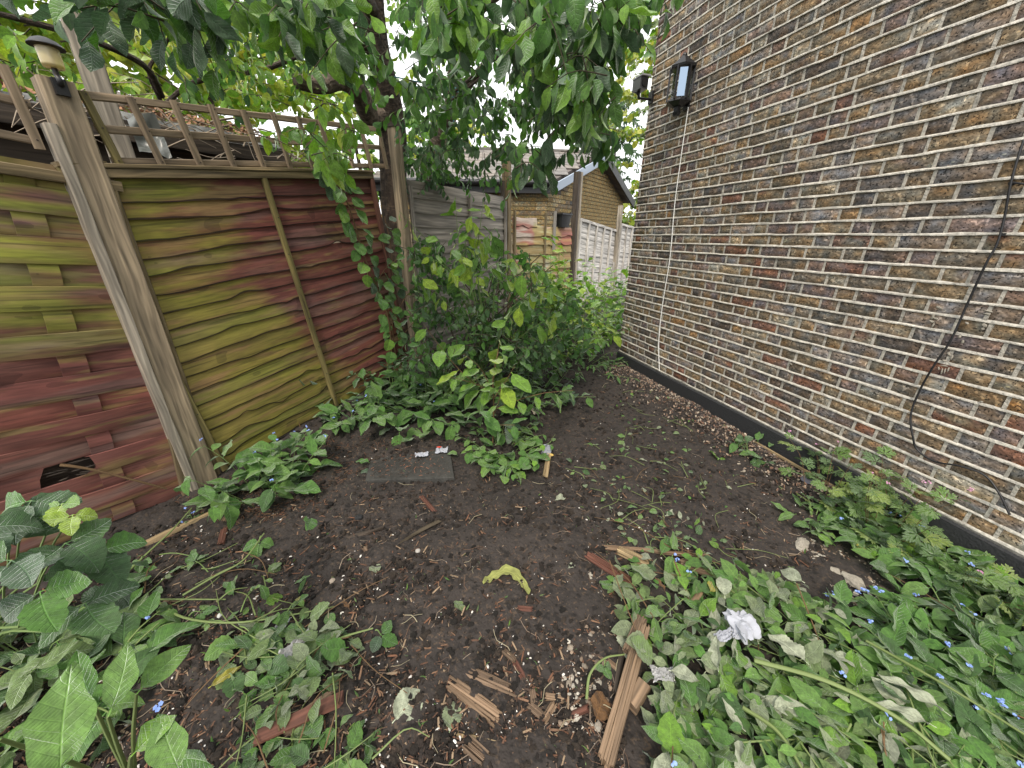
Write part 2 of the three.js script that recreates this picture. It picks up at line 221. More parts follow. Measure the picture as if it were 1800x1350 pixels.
// a leafy shoot from a to b; leaves alternate along it and hang by `hang`
function shoot(L, tw, a, b, o) {
  const { n = 10, s = 0.09, m = ['mid'], k = 'plum', sag = 0.05, hang = 0.5, r = 0.004, t0 = 0.1, up = 0.4, sv = 0.25 } = o;
  const mid = a.clone().lerp(b, 0.5); mid.y -= sag * 0.2 - 0.02; const e = b.clone(); e.y -= sag; mid.add(rnd3().multiplyScalar(a.distanceTo(b) * 0.06));
  const c = new THREE.CatmullRomCurve3([a, mid, e]); if (r) tw.push(tube([a, mid, e], r, r * 0.4, 4, 5));
  for (let i = 0; i < n; i++) {
    const t = lerp(t0, 1, (i + 0.5 + rr(-0.3, 0.3)) / n), p = c.getPoint(clamp(t)), tg = c.getTangent(clamp(t)); let side = tg.clone().cross(V(0, 1, 0)); if (side.lengthSq() < 0.01) side = V(1, 0, 0.3); side.normalize().applyAxisAngle(tg, rr(-0.7, 0.7)).multiplyScalar(i % 2 ? 1 : -1);
    const d = side.multiplyScalar(rr(0.5, 0.9)).addScaledVector(tg, rr(0.2, 0.7)).add(V(0, -hang * rr(0.6, 1.4), 0)).addScaledVector(rnd3(), 0.25).normalize();
    L.push({ k, m: pick(m), p, d, n: V(0, up, 0).addScaledVector(rnd3(), 0.55).addScaledVector(tg, 0.1), s: s * rr(1 - sv, 1 + sv) * (t > 0.85 ? 0.8 : 1) });
  }
}
const twigs = (t, tw, mat = M.twig, name = 'twigs') => { if (!tw.length) return; const g = mergeGeometries(tw); g.translate(-t.position.x, -t.position.y, -t.position.z); return part(name, g, mat, t, tw.length > 1 ? 'stuff' : undefined); };
const local = (g, t) => g.translate(-t.position.x, -t.position.y, -t.position.z);

// ================================================================ THE SETTING
{ // soil, finer near the eye, running on to the horizon
  const xs = [], zs = []; for (let x = -3.2; x <= 3.2; x += 0.026) xs.push(x); for (let z = -5.2; z <= 0.5; z += 0.026) zs.push(z);
  const far = [4, 6, 9, 14, 25, 60, 140]; const X = [...far.map((a) => -a).reverse(), ...xs, ...far], Z = [...far.map((a) => -a - 1.5).reverse(), ...zs, ...far];
  const pos = [], uv = [], idx = [];
  for (const z of Z) for (const x of X) { const near = Math.abs(x) < 3.3 && z > -5.3 && z < 0.6; const c = near ? 0.05 * (fbm(x * 9, z * 9, 4, 61) - 0.5) + 0.03 * (Math.abs(vn(x * 26, z * 26, 62) - 0.5)) : -0.02; pos.push(x, gh(x, z) + c, z); uv.push(x / 1.6, z / 1.6); }
  const w = X.length; for (let j = 0; j < Z.length - 1; j++) for (let i = 0; i < w - 1; i++) { const a = j * w + i; idx.push(a, a + w, a + 1, a + 1, a + w, a + w + 1); }
  const g = part('ground', geoFrom(pos, uv, idx), std({ map: T.soil, bumpMap: T.soilB, bumpScale: 0.02, roughness: 0.96 }), scene); tag(g, 'bare dark brown soil of the garden floor', null, null, 'structure');
}

// ---------------------------------------------------------------- the house wall: Flemish bond, every brick and every bed joint its own piece
const wall = thing('brick_house_wall', 'tall house wall of mottled yellow, brown and purple stock bricks with white mortar', 'brick wall', V(WX, 0, 0));
{
  const Z0 = -3.84, Z1 = 1.6, Y0 = 0.16, Y1 = 4.6, P = 0.075, yk = 1.537;
  part('mortar', box(0.24, Y1, Z1 - Z0, 0.1268, Y1 / 2, (Z0 + Z1) / 2), M.mortar, wall);
  { const p = wall.children[0].geometry, a = p.attributes.position, u = p.attributes.uv; for (let i = 0; i < a.count; i++) u.setXY(i, (a.getZ(i) + a.getX(i)) / 0.7, a.getY(i) / 0.7); }
  const COL = [[[0.235, 0.17, 0.095], 26], [[0.27, 0.185, 0.095], 14], [[0.2, 0.155, 0.105], 22], [[0.225, 0.182, 0.15], 19], [[0.21, 0.145, 0.122], 20], [[0.28, 0.228, 0.19], 11], [[0.23, 0.105, 0.065], 8], [[0.13, 0.1, 0.078], 11], [[0.37, 0.3, 0.2], 10], [[0.31, 0.18, 0.07], 4]];
  const tot = COL.reduce((s, c) => s + c[1], 0); const colour = () => { let r = R() * tot; for (const c of COL) if ((r -= c[1]) < 0) return c[0]; return COL[0][0]; };
  function brickGeo(L, H, dep) {
    const nx = 5, ny = 2, pos = [], uv = [], col = [], idx = [], sd = R() * 90, uo = R(), vo = R(), c1 = colour(), c2 = R() < 0.5 ? colour() : c1, br = rr(1.6, 2.5), tilt = rr(-0.001, 0.001), out = rr(-0.0014, 0.0012);
    const add = (a, y, x, edge) => { const f = sst(0.4, 0.62, vn(a * 14 + sd, y * 22 + sd, 9)); pos.push(x, y, a); uv.push(uo + (a + x * 0.6) / 0.62, vo + y / 0.62); { const m = [0, 1, 2].map((k) => lerp(c1[k], c2[k], f)), g0 = (m[0] + m[1] + m[2]) / 3; for (let k = 0; k < 3; k++) col.push(lerp(m[k], g0 * [1.14, 0.98, 0.88][k], 0.2) * br * (edge ? 1.06 : 1)); } };
    for (let j = 0; j <= ny; j++) for (let i = 0; i <= nx; i++) { const e = i === 0 || i === nx || j === 0 || j === ny, cn = (i === 0 || i === nx) && (j === 0 || j === ny); add((i / nx - 0.5) * L + (e ? rr(-0.0022, 0.0018) : 0) * (cn ? 1.5 : 1), (j / ny - 0.5) * H + (e ? rr(-0.0022, 0.0016) : 0), (e ? 0.0032 : 0) + out + tilt * (i - 2.5) * 0.6 + (cn ? 0.001 : 0) + rr(-0.001, 0.001), e); }
    const w = nx + 1; for (let j = 0; j < ny; j++) for (let i = 0; i < nx; i++) { const a = j * w + i; idx.push(a, a + 1, a + w, a + 1, a + w + 1, a + w); }
    const rim = []; for (let i = 0; i < nx; i++) rim.push(i); for (let j = 0; j < ny; j++) rim.push(j * w + nx); for (let i = nx; i > 0; i--) rim.push(ny * w + i); for (let j = ny; j > 0; j--) rim.push(j * w);
    const s0 = pos.length / 3; for (const q of rim) { const a = pos[q * 3 + 2], y = pos[q * 3 + 1]; add(a, y, dep, true); }
    rim.forEach((q, i) => { const j = (i + 1) % rim.length; idx.push(q, s0 + i, rim[j], rim[j], s0 + i, s0 + j); });
    return geoFrom(pos, uv, idx, col);
  }
  const list = [], S_ = 0.2055, H_ = 0.098, J = 0.011, perps = [];
  for (let k = -19; k < 42; k++) {
    const y = yk + P * (k + 0.5); if (y - P / 2 < Y0 - 0.02 || y > Y1 - 0.04) continue;
    let z = Z0 - (k & 1 ? 0.1525 + 0.01 : 0), st = true; z += rr(-0.008, 0.008);
    while (z < Z1 - 0.22) { let L = (st ? S_ : H_) + rr(-0.008, 0.008); if (R() < 0.03) L = H_; let a = z, b = z + L; z = b + J + rr(-0.002, 0.003); st = !st; if (b < Z0 + 0.03) continue; perps.push(box(0.02, 0.066, J + 0.003, 0.0098 + rr(-0.0012, 0.0022), y, b + J / 2 + rr(-0.001, 0.001))); if (a < Z0) a = Z0; list.push([y + rr(-0.0015, 0.0015), (a + b) / 2, b - a]); }
  }
  const items = list.map(([y, z, L]) => { const p = V(WX, y, z); return { y, z, L, a: (inView(p) ? 1 : 0.001) * L / p.distanceToSquared(EYE) * Math.abs(p.x) }; }).sort((a, b) => b.a - a.a);
  const rest = [];
  items.forEach((b, i) => { const g = brickGeo(b.L, 0.0635 + rr(-0.001, 0.001), b.z < Z0 + 0.25 ? 0.06 : 0.016); if (i < 300) { const m = part('brick', g, M.brick, wall); m.position.set(0, b.y, b.z); } else rest.push(g.translate(0, b.y, b.z)); });
  part('brickwork', mergeGeometries(rest), M.brick, wall, 'stuff');
  { const g = mergeGeometries(perps), a = g.attributes.position, u = g.attributes.uv; for (let i = 0; i < a.count; i++) { u.setXY(i, (a.getZ(i) + a.getX(i)) / 0.5, a.getY(i) / 0.5); a.setZ(i, a.getZ(i) + 0.0022 * (vn(a.getY(i) * 40, a.getZ(i) * 31, 8) - 0.5) * 2); } part('perpend_joints', g, M.mortar, wall, 'stuff'); }
  for (let k = -18; k < 42; k++) { // bed joints, struck proud of the bricks and uneven
    const y = yk + P * k; if (y < Y0 + 0.015 || y > Y1 - 0.05) continue;
    const pos = [], uv = [], idx = [], n = 110; const sd = k * 7.7 + 300; 
    for (let i = 0; i <= n; i++) { const z = lerp(Z0, Z1, i / n) + (i % n ? rr(-0.012, 0.012) : 0), wob = 0.0022 * (vn(z * 12 + sd, 1, 3) - 0.5) * 2, h = 0.0066 + 0.002 * (vn(z * 18 + sd, 2, 4) - 0.5) * 2, pr = (0.005 + 0.003 * (vn(z * 9 + sd, 3, 5) - 0.5) * 2) * (vn(z * 3.1 + sd, 8, 6) > 0.93 ? 0.3 : 1);
      [[0.012, h + 0.001], [0.0005, h + 0.0005], [-pr, h * 0.15], [-pr, -h * 0.75], [0.003, -h], [0.012, -h]].forEach(([x, dy], q) => { pos.push(x, y + wob + dy, z); uv.push(z / 0.5, y * 3 + q * 0.012 + k * 0.13); }); }
    for (let i = 0; i < n; i++) for (let q = 0; q < 5; q++) { const a = i * 6 + q; idx.push(a, a + 1, a + 6, a + 1, a + 7, a + 6); }
    part('bed_joint', toCreasedNormals(geoFrom(pos, uv, idx), 0.7), M.bed, wall);
  }
  // black damp-proof strip along the foot of the wall, with its pale rim
  const strip = [], n = 40; { const pos = [], uv = [], idx = []; for (let i = 0; i <= n; i++) { const z = lerp(Z0, Z1, i / n), wv = 0.006 * (vn(z * 3, 1, 2) - 0.5), tp = 0.172 + 0.01 * (vn(z * 2.2, 5, 3) - 0.5); [[-0.004, tp], [-0.02 + wv, tp - 0.006], [-0.024 + wv, 0.09], [-0.03 + wv, -0.03], [-0.004, -0.03]].forEach(([x, y], q) => { pos.push(x, y, z); uv.push(z * 2, y * 2 + q * 0.01); }); } for (let i = 0; i < n; i++) for (let q = 0; q < 4; q++) { const a = i * 5 + q; idx.push(a, a + 1, a + 5, a + 1, a + 6, a + 5); } part('damp_proof_strip', toCreasedNormals(geoFrom(pos, uv, idx), 0.6), M.blackMatt, wall); }
  { const a = W(1330, 795), b = W(1480, 862); part('edging_strip', plank(2.3, 0.012, 0.02, { seg: 12, jit: 0.003 }).rotateY(-Math.PI / 2).translate(-0.06, 0.035, -2.6), M.pale, wall); void a; void b; }
  // white plaster smears left on the bricks
  const blob = (px, py, w, h, rot = 0) => { const q = W(px, py, 0.004); const g = rock(1, R() * 50, 2).scale(0.0035, h, w).rotateX(rot); const m = part('plaster_smear', g, M.whiteBit, wall); m.position.set(q.x - WX, q.y, q.z); };
  for (const [px, py, w, h, r] of [[1651, 541, 0.014, 0.006, 0.3], [1640, 556, 0.006, 0.016, 0], [1645, 560, 0.012, 0.005, 0.2], [1638, 565, 0.012, 0.004, 0.4], [1640, 572, 0.004, 0.012, 0.2], [1738, 547, 0.016, 0.004, 0.1], [1735, 552, 0.012, 0.003, 0], [1700, 568, 0.008, 0.005, 0.5], [1731, 572, 0.01, 0.008, 0.3], [1728, 578, 0.006, 0.006, 0], [1687, 592, 0.006, 0.008, 0], [1692, 601, 0.005, 0.008, 0], [1668, 622, 0.006, 0.011, -0.3], [1673, 628, 0.005, 0.013, 0], [1660, 634, 0.008, 0.004, 0], [1650, 648, 0.0035, 0.009, -0.35], [1656, 652, 0.003, 0.016, -0.1], [1661, 652, 0.003, 0.015, -0.1], [1667, 650, 0.003, 0.013, -0.1], [1659, 643, 0.014, 0.0035, -0.15], [1640, 645, 0.004, 0.005, 0], [1635, 733, 0.006, 0.003, 0.2], [1376, 211, 0.012, 0.008, 0], [1390, 640, 0.01, 0.006, 0], [1725, 706, 0.006, 0.003, 0], [1450, 560, 0.006, 0.003, 0], [1310, 545, 0.006, 0.004, 0]]) blob(px, py, w, h, r);
}

// ---------------------------------------------------------------- fence panels
const FROT = 44 * D2R; // local x runs along the fence, local z faces the garden
function fenceThing(name, label, u, y, tilt, cat, group, rot = FROT, from = FA) { const p = from.clone().addScaledVector(FD, u); const t = thing(name, label, cat, V(p.x, y, p.z), group); t.rotation.order = 'YXZ'; t.rotation.set(0, rot, tilt); return t; }
// waney-edged board: u0..u1 along the panel, lower edge proud and wavy
function waney(u0, u1, v, h, o = {}) {
  const { n = 26, amp = 0.01, sd = R() * 80, pw = 1.83, ph = 1.8, proud = 0.016, th = 0.008, z = 0, bowAmp = 0 } = o, pos = [], uv = [], idx = [], col = [], knots = []; for (let k = 0; k < 3; k++) knots.push([rr(u0, u1), rr(-1, 1) * amp * 1.3, rr(0.03, 0.09)]);
  for (let i = 0; i <= n; i++) {
    const u = lerp(u0, u1, i / n); let wb = amp * ((fbm(u * 3.2 + sd, sd, 3, 44) - 0.5) * 2.2); for (const [ku, ka, kw] of knots) wb += ka * Math.exp(-Math.pow((u - ku) / kw, 2));
    const wt = amp * (fbm(u * 3 + sd + 9, sd, 2, 45) - 0.5), zz = z + bowAmp * Math.sin(Math.PI * i / n) + 0.004 * (vn(u * 3 + sd, 3, 46) - 0.5), yb = v + wb, yt = v + h + 0.02 + wt;
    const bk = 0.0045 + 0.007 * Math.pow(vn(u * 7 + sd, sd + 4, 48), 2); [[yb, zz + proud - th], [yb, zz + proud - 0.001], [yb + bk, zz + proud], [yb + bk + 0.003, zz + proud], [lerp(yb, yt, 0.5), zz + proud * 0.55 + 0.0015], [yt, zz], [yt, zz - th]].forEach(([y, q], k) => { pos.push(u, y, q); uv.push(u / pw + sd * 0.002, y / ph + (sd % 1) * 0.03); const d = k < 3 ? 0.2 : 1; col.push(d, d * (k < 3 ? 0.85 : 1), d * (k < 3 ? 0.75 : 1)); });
  }
  for (let i = 0; i < n; i++) for (let k = 0; k < 6; k++) { const a = i * 7 + k; idx.push(a, a + 7, a + 1, a + 1, a + 7, a + 8); }
  for (const [i, f] of [[0, 0], [n, 1]]) { const a = i * 7; for (let k = 1; k < 6; k++) f ? idx.push(a, a + k, a + k + 1) : idx.push(a, a + k + 1, a + k); }
  return toCreasedNormals(geoFrom(pos, uv, idx, col), 0.7);
}
const tints = (m) => [[1, 1, 1], [0.82, 0.8, 0.8], [1.12, 1.1, 1.12], [0.95, 0.9, 0.95], [1.05, 1.12, 1.1], [0.88, 0.95, 1.05], [1.18, 1.05, 1.0]].map((c) => { const k = m.clone(); k.color.setRGB(c[0] * m.color.r, c[1] * m.color.g, c[2] * m.color.b); return k; });
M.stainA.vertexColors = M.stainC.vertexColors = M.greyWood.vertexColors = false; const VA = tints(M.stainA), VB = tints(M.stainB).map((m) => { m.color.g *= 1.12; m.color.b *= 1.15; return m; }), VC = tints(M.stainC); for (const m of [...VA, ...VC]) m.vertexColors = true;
const nail = new THREE.CylinderGeometry(0.0035, 0.0035, 0.003, 7).rotateX(Math.PI / 2);
{ // the red and green lap panel
  const t = fenceThing('lap_fence_panel', 'weathered waney lap fence panel, red-brown on one half and green with algae on the other', 0.1, 0.02, 6.4 * D2R, 'fence panel');
  const Wd = 1.83, Hh = 1.8; let v = 0.005; const hs = []; for (let i = 0; i < 18; i++) hs.push(rr(0.085, 0.112)); const sc = (Hh - 0.07) / hs.reduce((a, b) => a + b, 0);
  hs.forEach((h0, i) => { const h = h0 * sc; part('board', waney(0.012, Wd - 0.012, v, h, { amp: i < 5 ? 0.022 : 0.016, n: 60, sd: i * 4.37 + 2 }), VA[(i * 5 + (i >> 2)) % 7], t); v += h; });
  const f = (u, w, mat, d = 0.03, name = 'batten') => part(name, upright(plank(Hh - 0.01, d, w, { seg: 10, jit: 0.0015 })).translate(u, 0.005, 0.026), mat, t);
  f(0.012, 0.042, M.batten); f(Wd - 0.012, 0.042, M.redWood); f(0.915, 0.034, M.batten);
  part('top_rail', plank(Wd + 0.01, 0.05, 0.042, { seg: 14 }).translate(-0.005, Hh - 0.03, 0.018), M.rail, t); part('capping', plank(Wd + 0.02, 0.075, 0.02, { seg: 14 }).translate(-0.01, Hh + 0.002, 0.012), M.rail, t);
  part('gravel_board', plank(Wd, 0.022, 0.09, { seg: 10, jit: 0.004 }).translate(0, -0.05, -0.01), M.darkWood, t);
  const ns = []; for (let i = 0; i < 14; i++) ns.push(nail.clone().translate(rr(-0.006, 0.006) + (i % 2 ? 0.012 : 0.915), 0.1 + i * 0.118, 0.042)); part('nails', mergeGeometries(ns), M.black, t, 'stuff');
}
function trellis(name, label, u, y, tilt, L, H, nv, rows, lean = 0) {
  const t = fenceThing(name, label, u, y, tilt, 'trellis', 'trellis toppers on the garden fence');
  for (const [h, z] of rows) part('rail', plank(L, 0.022, 0.034, { seg: 12, jit: 0.002 }).translate(0, h, z), M.trellis, t);
  for (let i = 0; i < nv; i++) { const x = 0.016 + (L - 0.032) * i / (nv - 1); part('slat', upright(plank(H + rr(-0.004, 0.012), 0.02, 0.032, { seg: 4 })).rotateZ(lean + rr(-0.02, 0.02)).translate(x + rr(-0.006, 0.006), -0.004, 0.024 + 0.001 * (i % 2)), i === 0 ? M.batten : M.trellis, t); }
  const ns = []; for (let i = 0; i < nv; i++) for (const [h] of rows) ns.push(nail.clone().translate(0.016 + (L - 0.032) * i / (nv - 1), h, 0.035)); part('nails', mergeGeometries(ns), M.darkWood, t, 'stuff'); return t;
}
trellis('trellis', 'brown square trellis on top of the red and green lap panel, between the two posts', 0.1, 1.835, 7.2 * D2R, 1.83, 0.3, 11, [[0.02, 0], [0.155, 0], [0.285, 0]], 0.04);
{ // woven panel beside the post
  const t = fenceThing('woven_fence_panel', 'woven fence panel of wide boards with a broken hole near its foot', -1.95, 0.15, -5.5 * D2R, 'fence panel'); // foot at the far left
  const Wd = 1.86, Hh = 1.8, vs = [0.12, 0.62, 1.1, 1.56]; let v = 0.0, i = 0;
  const slotX = vs; while (v < Hh - 0.07) {
    const h = rr(0.1, 0.116), front = i % 2 === 0; const seg = 30;
    const mk = (u0, u1, rag0, rag1) => { const pos = [], uv = [], idx = [], sd = i * 3.3 + 7; for (let k = 0; k <= seg; k++) { const u = lerp(u0, u1, k / seg); let zz = 0; slotX.forEach((s, q) => { zz += ((q + i) % 2 ? -1 : 1) * 0.014 * Math.exp(-Math.pow((u - s) / 0.13, 2)); }); const wv = 0.006 * (fbm(u * 4 + sd, sd, 2, 47) - 0.5); const e0 = (k < 1 ? rag0 : k > seg - 1 ? rag1 : 0);
        [[v + 0.002 + wv, zz - 0.004], [v + 0.002 + wv, zz + 0.004], [v + 0.006 + wv, zz + 0.0055], [v + h * 0.5, zz + 0.0052], [v + h + 0.004, zz + 0.0045], [v + h + 0.006 - wv * 0.5, zz - 0.004]].forEach(([y, q], m) => { const uu = u + (e0 ? e0 * (hash(m, k, i) - 0.5) : 0); pos.push(uu, y, q); uv.push(uu / Wd, y / Hh); }); }
      for (let k = 0; k < seg; k++) for (let q = 0; q < 5; q++) { const a = k * 6 + q; idx.push(a, a + 6, a + 1, a + 1, a + 6, a + 7); } return toCreasedNormals(geoFrom(pos, uv, idx), 0.7); };
    if (i === 3) { part('board', mk(0.01, 1.36, 0, 0.11), VB[1], t); part('board', mk(1.5, Wd - 0.01, 0.12, 0), VB[3], t); for (let k = 0; k < 9; k++) part('splinter', plank(rr(0.03, 0.09), 0.008, 0.006, { seg: 3, jit: 0.002, rag: 0.02, taper: 0.6 }).rotateZ(rr(-0.25, 0.25)).translate(k % 2 ? rr(1.34, 1.38) : rr(1.41, 1.46), v + rr(0.01, 0.1), 0.002), M.darkWood, t); } else part('board', mk(0.01, Wd - 0.01, 0, 0), VB[(i * 4 + (i >> 1)) % 7], t);
    v += h; i++; void front;
  }
  for (const s of slotX) { const pos = [], uv = [], idx = [], n = 40; for (let k = 0; k <= n; k++) { const y = lerp(0.01, Hh - 0.03, k / n), ph = y / 0.108 - 0.5; const q = slotX.indexOf(s), z = Math.cos(Math.PI * ph + Math.PI * q) * -0.012; for (const [x, dz] of [[-0.045, -0.003], [-0.045, 0.003], [0.045, 0.003], [0.045, -0.003]]) { const xw = s + x + 0.012 * (vn(y * 5 + s * 9, x * 30 + 2, 5) - 0.5) + 0.012 * Math.sin(y * 1.7 + q); pos.push(xw, y, z + dz); uv.push(xw / Wd, y / Hh + 0.02); } } for (let k = 0; k < n; k++) for (let q = 0; q < 3; q++) { const a = k * 4 + q; idx.push(a, a + 1, a + 4, a + 1, a + 5, a + 4); } part('upright_slat', toCreasedNormals(geoFrom(pos, uv, idx), 0.7), VB[slotX.indexOf(s) % 7], t); }
  part('top_rail', plank(Wd + 0.02, 0.055, 0.045, { seg: 12 }).translate(0, Hh - 0.02, 0.014), M.rail, t); part('batten', upright(plank(Hh, 0.03, 0.045, { seg: 8 })).translate(Wd - 0.02, 0, 0.022), M.rail, t); part('hole_shade_sheet', box(0.6, 0.4, 0.01, 1.3, 0.42, -0.16), M.darkWood, t);  // added dark sheet stands in for the shade seen through the broken hole
  const g = [tube([V(1.4, 0.42, 0.0), V(1.48, 0.37, 0.04), V(1.62, 0.24, 0.07), V(1.74, 0.12, 0.08)], 0.008, 0.005, 6, 10, 0.2)]; const m = part('broken_branch', g[0], M.redStem, scene); m.applyMatrix4(new THREE.Matrix4().compose(t.position, t.quaternion.clone(), V(1, 1, 1))); tag(m, 'thin brown broken branch sticking out of the hole in the woven panel', 'branch');
}
trellis('trellis', 'short piece of trellis above the woven panel, beside the post with the lamp', -0.72, 1.93, -6 * D2R, 0.6, 0.29, 4, [[0.03, 0], [0.17, 0]], 0.12);
// posts
function post(label, p, H, w, d, mat, rot = FROT, extra) { const t = thing('fence_post', label, 'fence post', p); t.rotation.y = rot; part('post', upright(plank(H, d, w, { seg: 16, jit: 0.0018, ch: 0.006 })), mat, t); if (extra) extra(t); return t; }
const PB = FA.clone().addScaledVector(FD, -0.005); PB.y = -0.05;
post('broad pale sawn timber post with a grey batten beside it, under the small lamp', PB, 2.2, 0.115, 0.1, M.post, FROT, (t) => {
  part('grey_batten', upright(plank(2.02, 0.07, 0.04, { seg: 14, jit: 0.003 })).translate(-0.0755, 0, 0.03), M.postGrey, t); part('side_batten', upright(plank(1.9, 0.04, 0.03, { seg: 12 })).rotateZ(0.006).translate(0.074, 0, 0.004), M.rail, t);
});
const CP = FA.clone().addScaledVector(FD, 2.06); CP.y = 0.1;
post('weathered fence post with a flat cap beside the red half of the lap panel', CP, 2.3, 0.085, 0.09, M.post, FROT, (t) => { part('post_cap', box(0.105, 0.03, 0.11, 0, 2.31, 0), M.darkWood, t); });
{ const p = AT(182, 180, 3.45); post('grey wooden post standing behind the trellis near the lamp', V(p.x, 0, p.z), 2.95, 0.11, 0.1, M.postGrey, 0.5); }
// panels farther along
function farPanel(name, label, p0, az, L, H, y0, nb, mat, o = {}) {
  const t = thing(name, label, 'fence panel', V(p0.x, y0, p0.z)); t.rotation.order = 'YXZ'; t.rotation.set(0, Math.PI / 2 - az, o.tilt || 0); const h = H / nb;
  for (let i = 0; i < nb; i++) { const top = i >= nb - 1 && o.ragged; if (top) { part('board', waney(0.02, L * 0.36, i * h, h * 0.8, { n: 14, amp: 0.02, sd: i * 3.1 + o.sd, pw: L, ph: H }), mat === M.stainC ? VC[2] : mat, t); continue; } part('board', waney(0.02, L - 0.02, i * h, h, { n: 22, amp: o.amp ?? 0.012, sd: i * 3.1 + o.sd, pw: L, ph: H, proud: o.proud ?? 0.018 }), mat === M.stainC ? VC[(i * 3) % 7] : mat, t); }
  for (const u of o.battens || []) part('batten', upright(plank(H * (o.bh || 0.98), 0.03, 0.04, { seg: 6 })).translate(u, 0, 0.034), o.bmat || M.darkWood, t);
  return t;
}
const P2 = FA.clone().addScaledVector(FD, 2.14), P3 = V(1.66, 0, -5.43);
farPanel('grey_fence_panel', 'bare grey lap fence panel behind the bushes, beyond the post with a cap', P2, FAZ, 1.85, 1.82, 0.17, 14, M.greyWood, { sd: 31, amp: 0.006, battens: [0.02, 1.0, 1.83], bmat: M.greyWood });
{ const p = FA.clone().addScaledVector(FD, 4.06); post('slim dark-edged post between the grey panel and the red wavy panel', V(p.x, 0.1, p.z), 2.36, 0.085, 0.1, M.rail, FROT, (t) => part('side_batten', upright(plank(2.1, 0.05, 0.03, { seg: 8 })).translate(-0.075, 0, -0.02), M.darkWood, t)); }
farPanel('red_fence_panel', 'far wavy lap panel, faded red and green, with a broken top board', P3, 54 * D2R, 1.8, 1.6, 0.18, 12, M.stainC, { sd: 57, amp: 0.024, proud: 0.032, ragged: true, battens: [0.03, 0.85], bmat: M.rail, bh: 1.05 });
{ const p = P3.clone().add(V(Math.sin(54 * D2R), 0, -Math.cos(54 * D2R)).multiplyScalar(1.88)); post('tall dark post between the red wavy panel and the white boarded panels', V(p.x, 0.1, p.z), 2.45, 0.09, 0.1, M.darkWood, 36 * D2R, (t) => part('side_batten', upright(plank(2.45, 0.05, 0.05, { seg: 8 })).translate(0.09, 0, 0.03), M.postGrey, t));
  const q = P3.clone().add(V(Math.sin(54 * D2R), 0, -Math.cos(54 * D2R)).multiplyScalar(1.22)); const m = solo('wooden_offcut', upright(plank(0.62, 0.025, 0.075, { seg: 4 })), M.greyWood, 'short pale plank nailed upright on the red wavy panel', 'plank', V(q.x - 0.05, 1.28, q.z + 0.08)); m.rotation.y = 36 * D2R;
  const b = thing('hanging_trough', 'black plastic trough hanging over the top of the red wavy panel', 'planter', V(q.x + 0.17, 1.66, q.z - 0.1)); b.rotation.y = 36 * D2R; part('trough', new THREE.CylinderGeometry(0.2, 0.16, 0.2, 4, 1, true).rotateY(Math.PI / 4).scale(1.1, 1, 0.55).translate(0, 0.1, 0), std({ color: lin(0.012, 0.012, 0.013), roughness: 0.5, side: THREE.DoubleSide }), b); part('rim', box(0.36, 0.02, 0.2, 0, 0.205, 0), M.black, b); part('hook', box(0.02, 0.09, 0.02, 0.19, 0.2, 0.05), M.black, b);
}
function closeBoard(label, p0, az, L, H, y0, tilt) {
  const t = thing('white_fence_panel', label, 'fence panel', V(p0.x, y0, p0.z), undefined); t.rotation.order = 'YXZ'; t.rotation.set(-0.04, Math.PI / 2 - az, tilt); const n = Math.round(L / 0.36);
  part('top_rail', plank(L, 0.05, 0.05, { seg: 6 }).translate(0, H, 0.02), M.whiteWood, t); const nb = 17; for (let i = 0; i < nb; i++) part('board', waney(0.01, L - 0.01, i * H / nb, H / nb, { n: 30, amp: 0.006, sd: i * 5 + L, proud: 0.012, pw: L, ph: H }), M.whiteWood, t);
  for (let i = 0; i <= n; i++) part('batten', upright(plank(H, 0.04, 0.045, { seg: 6 })).translate(0.02 + (L - 0.04) * i / n, 0, 0.03), M.whiteWood, t), part('batten_edge', upright(plank(H, 0.03, 0.02, { seg: 4 })).translate(0.052 + (L - 0.04) * i / n, 0, 0.02), M.darkWood, t); return t;
}
{ const d = V(Math.sin(54 * D2R), 0, -Math.cos(54 * D2R)); closeBoard('leaning white boarded fence panel with upright battens, in front of the garage gable', P3.clone().addScaledVector(d, 2.02), 54 * D2R, 1.85, 1.72, 0.1, -0.1); closeBoard('last white boarded fence panel, partly hidden by the corner of the house wall', P3.clone().addScaledVector(d, 4.08), 54 * D2R, 1.85, 1.68, 0.1, -0.07); const q = P3.clone().addScaledVector(d, 3.97); post('slim pale post between the two white boarded panels', V(q.x, 0.1, q.z), 2.05, 0.09, 0.09, M.postGrey, 36 * D2R); }

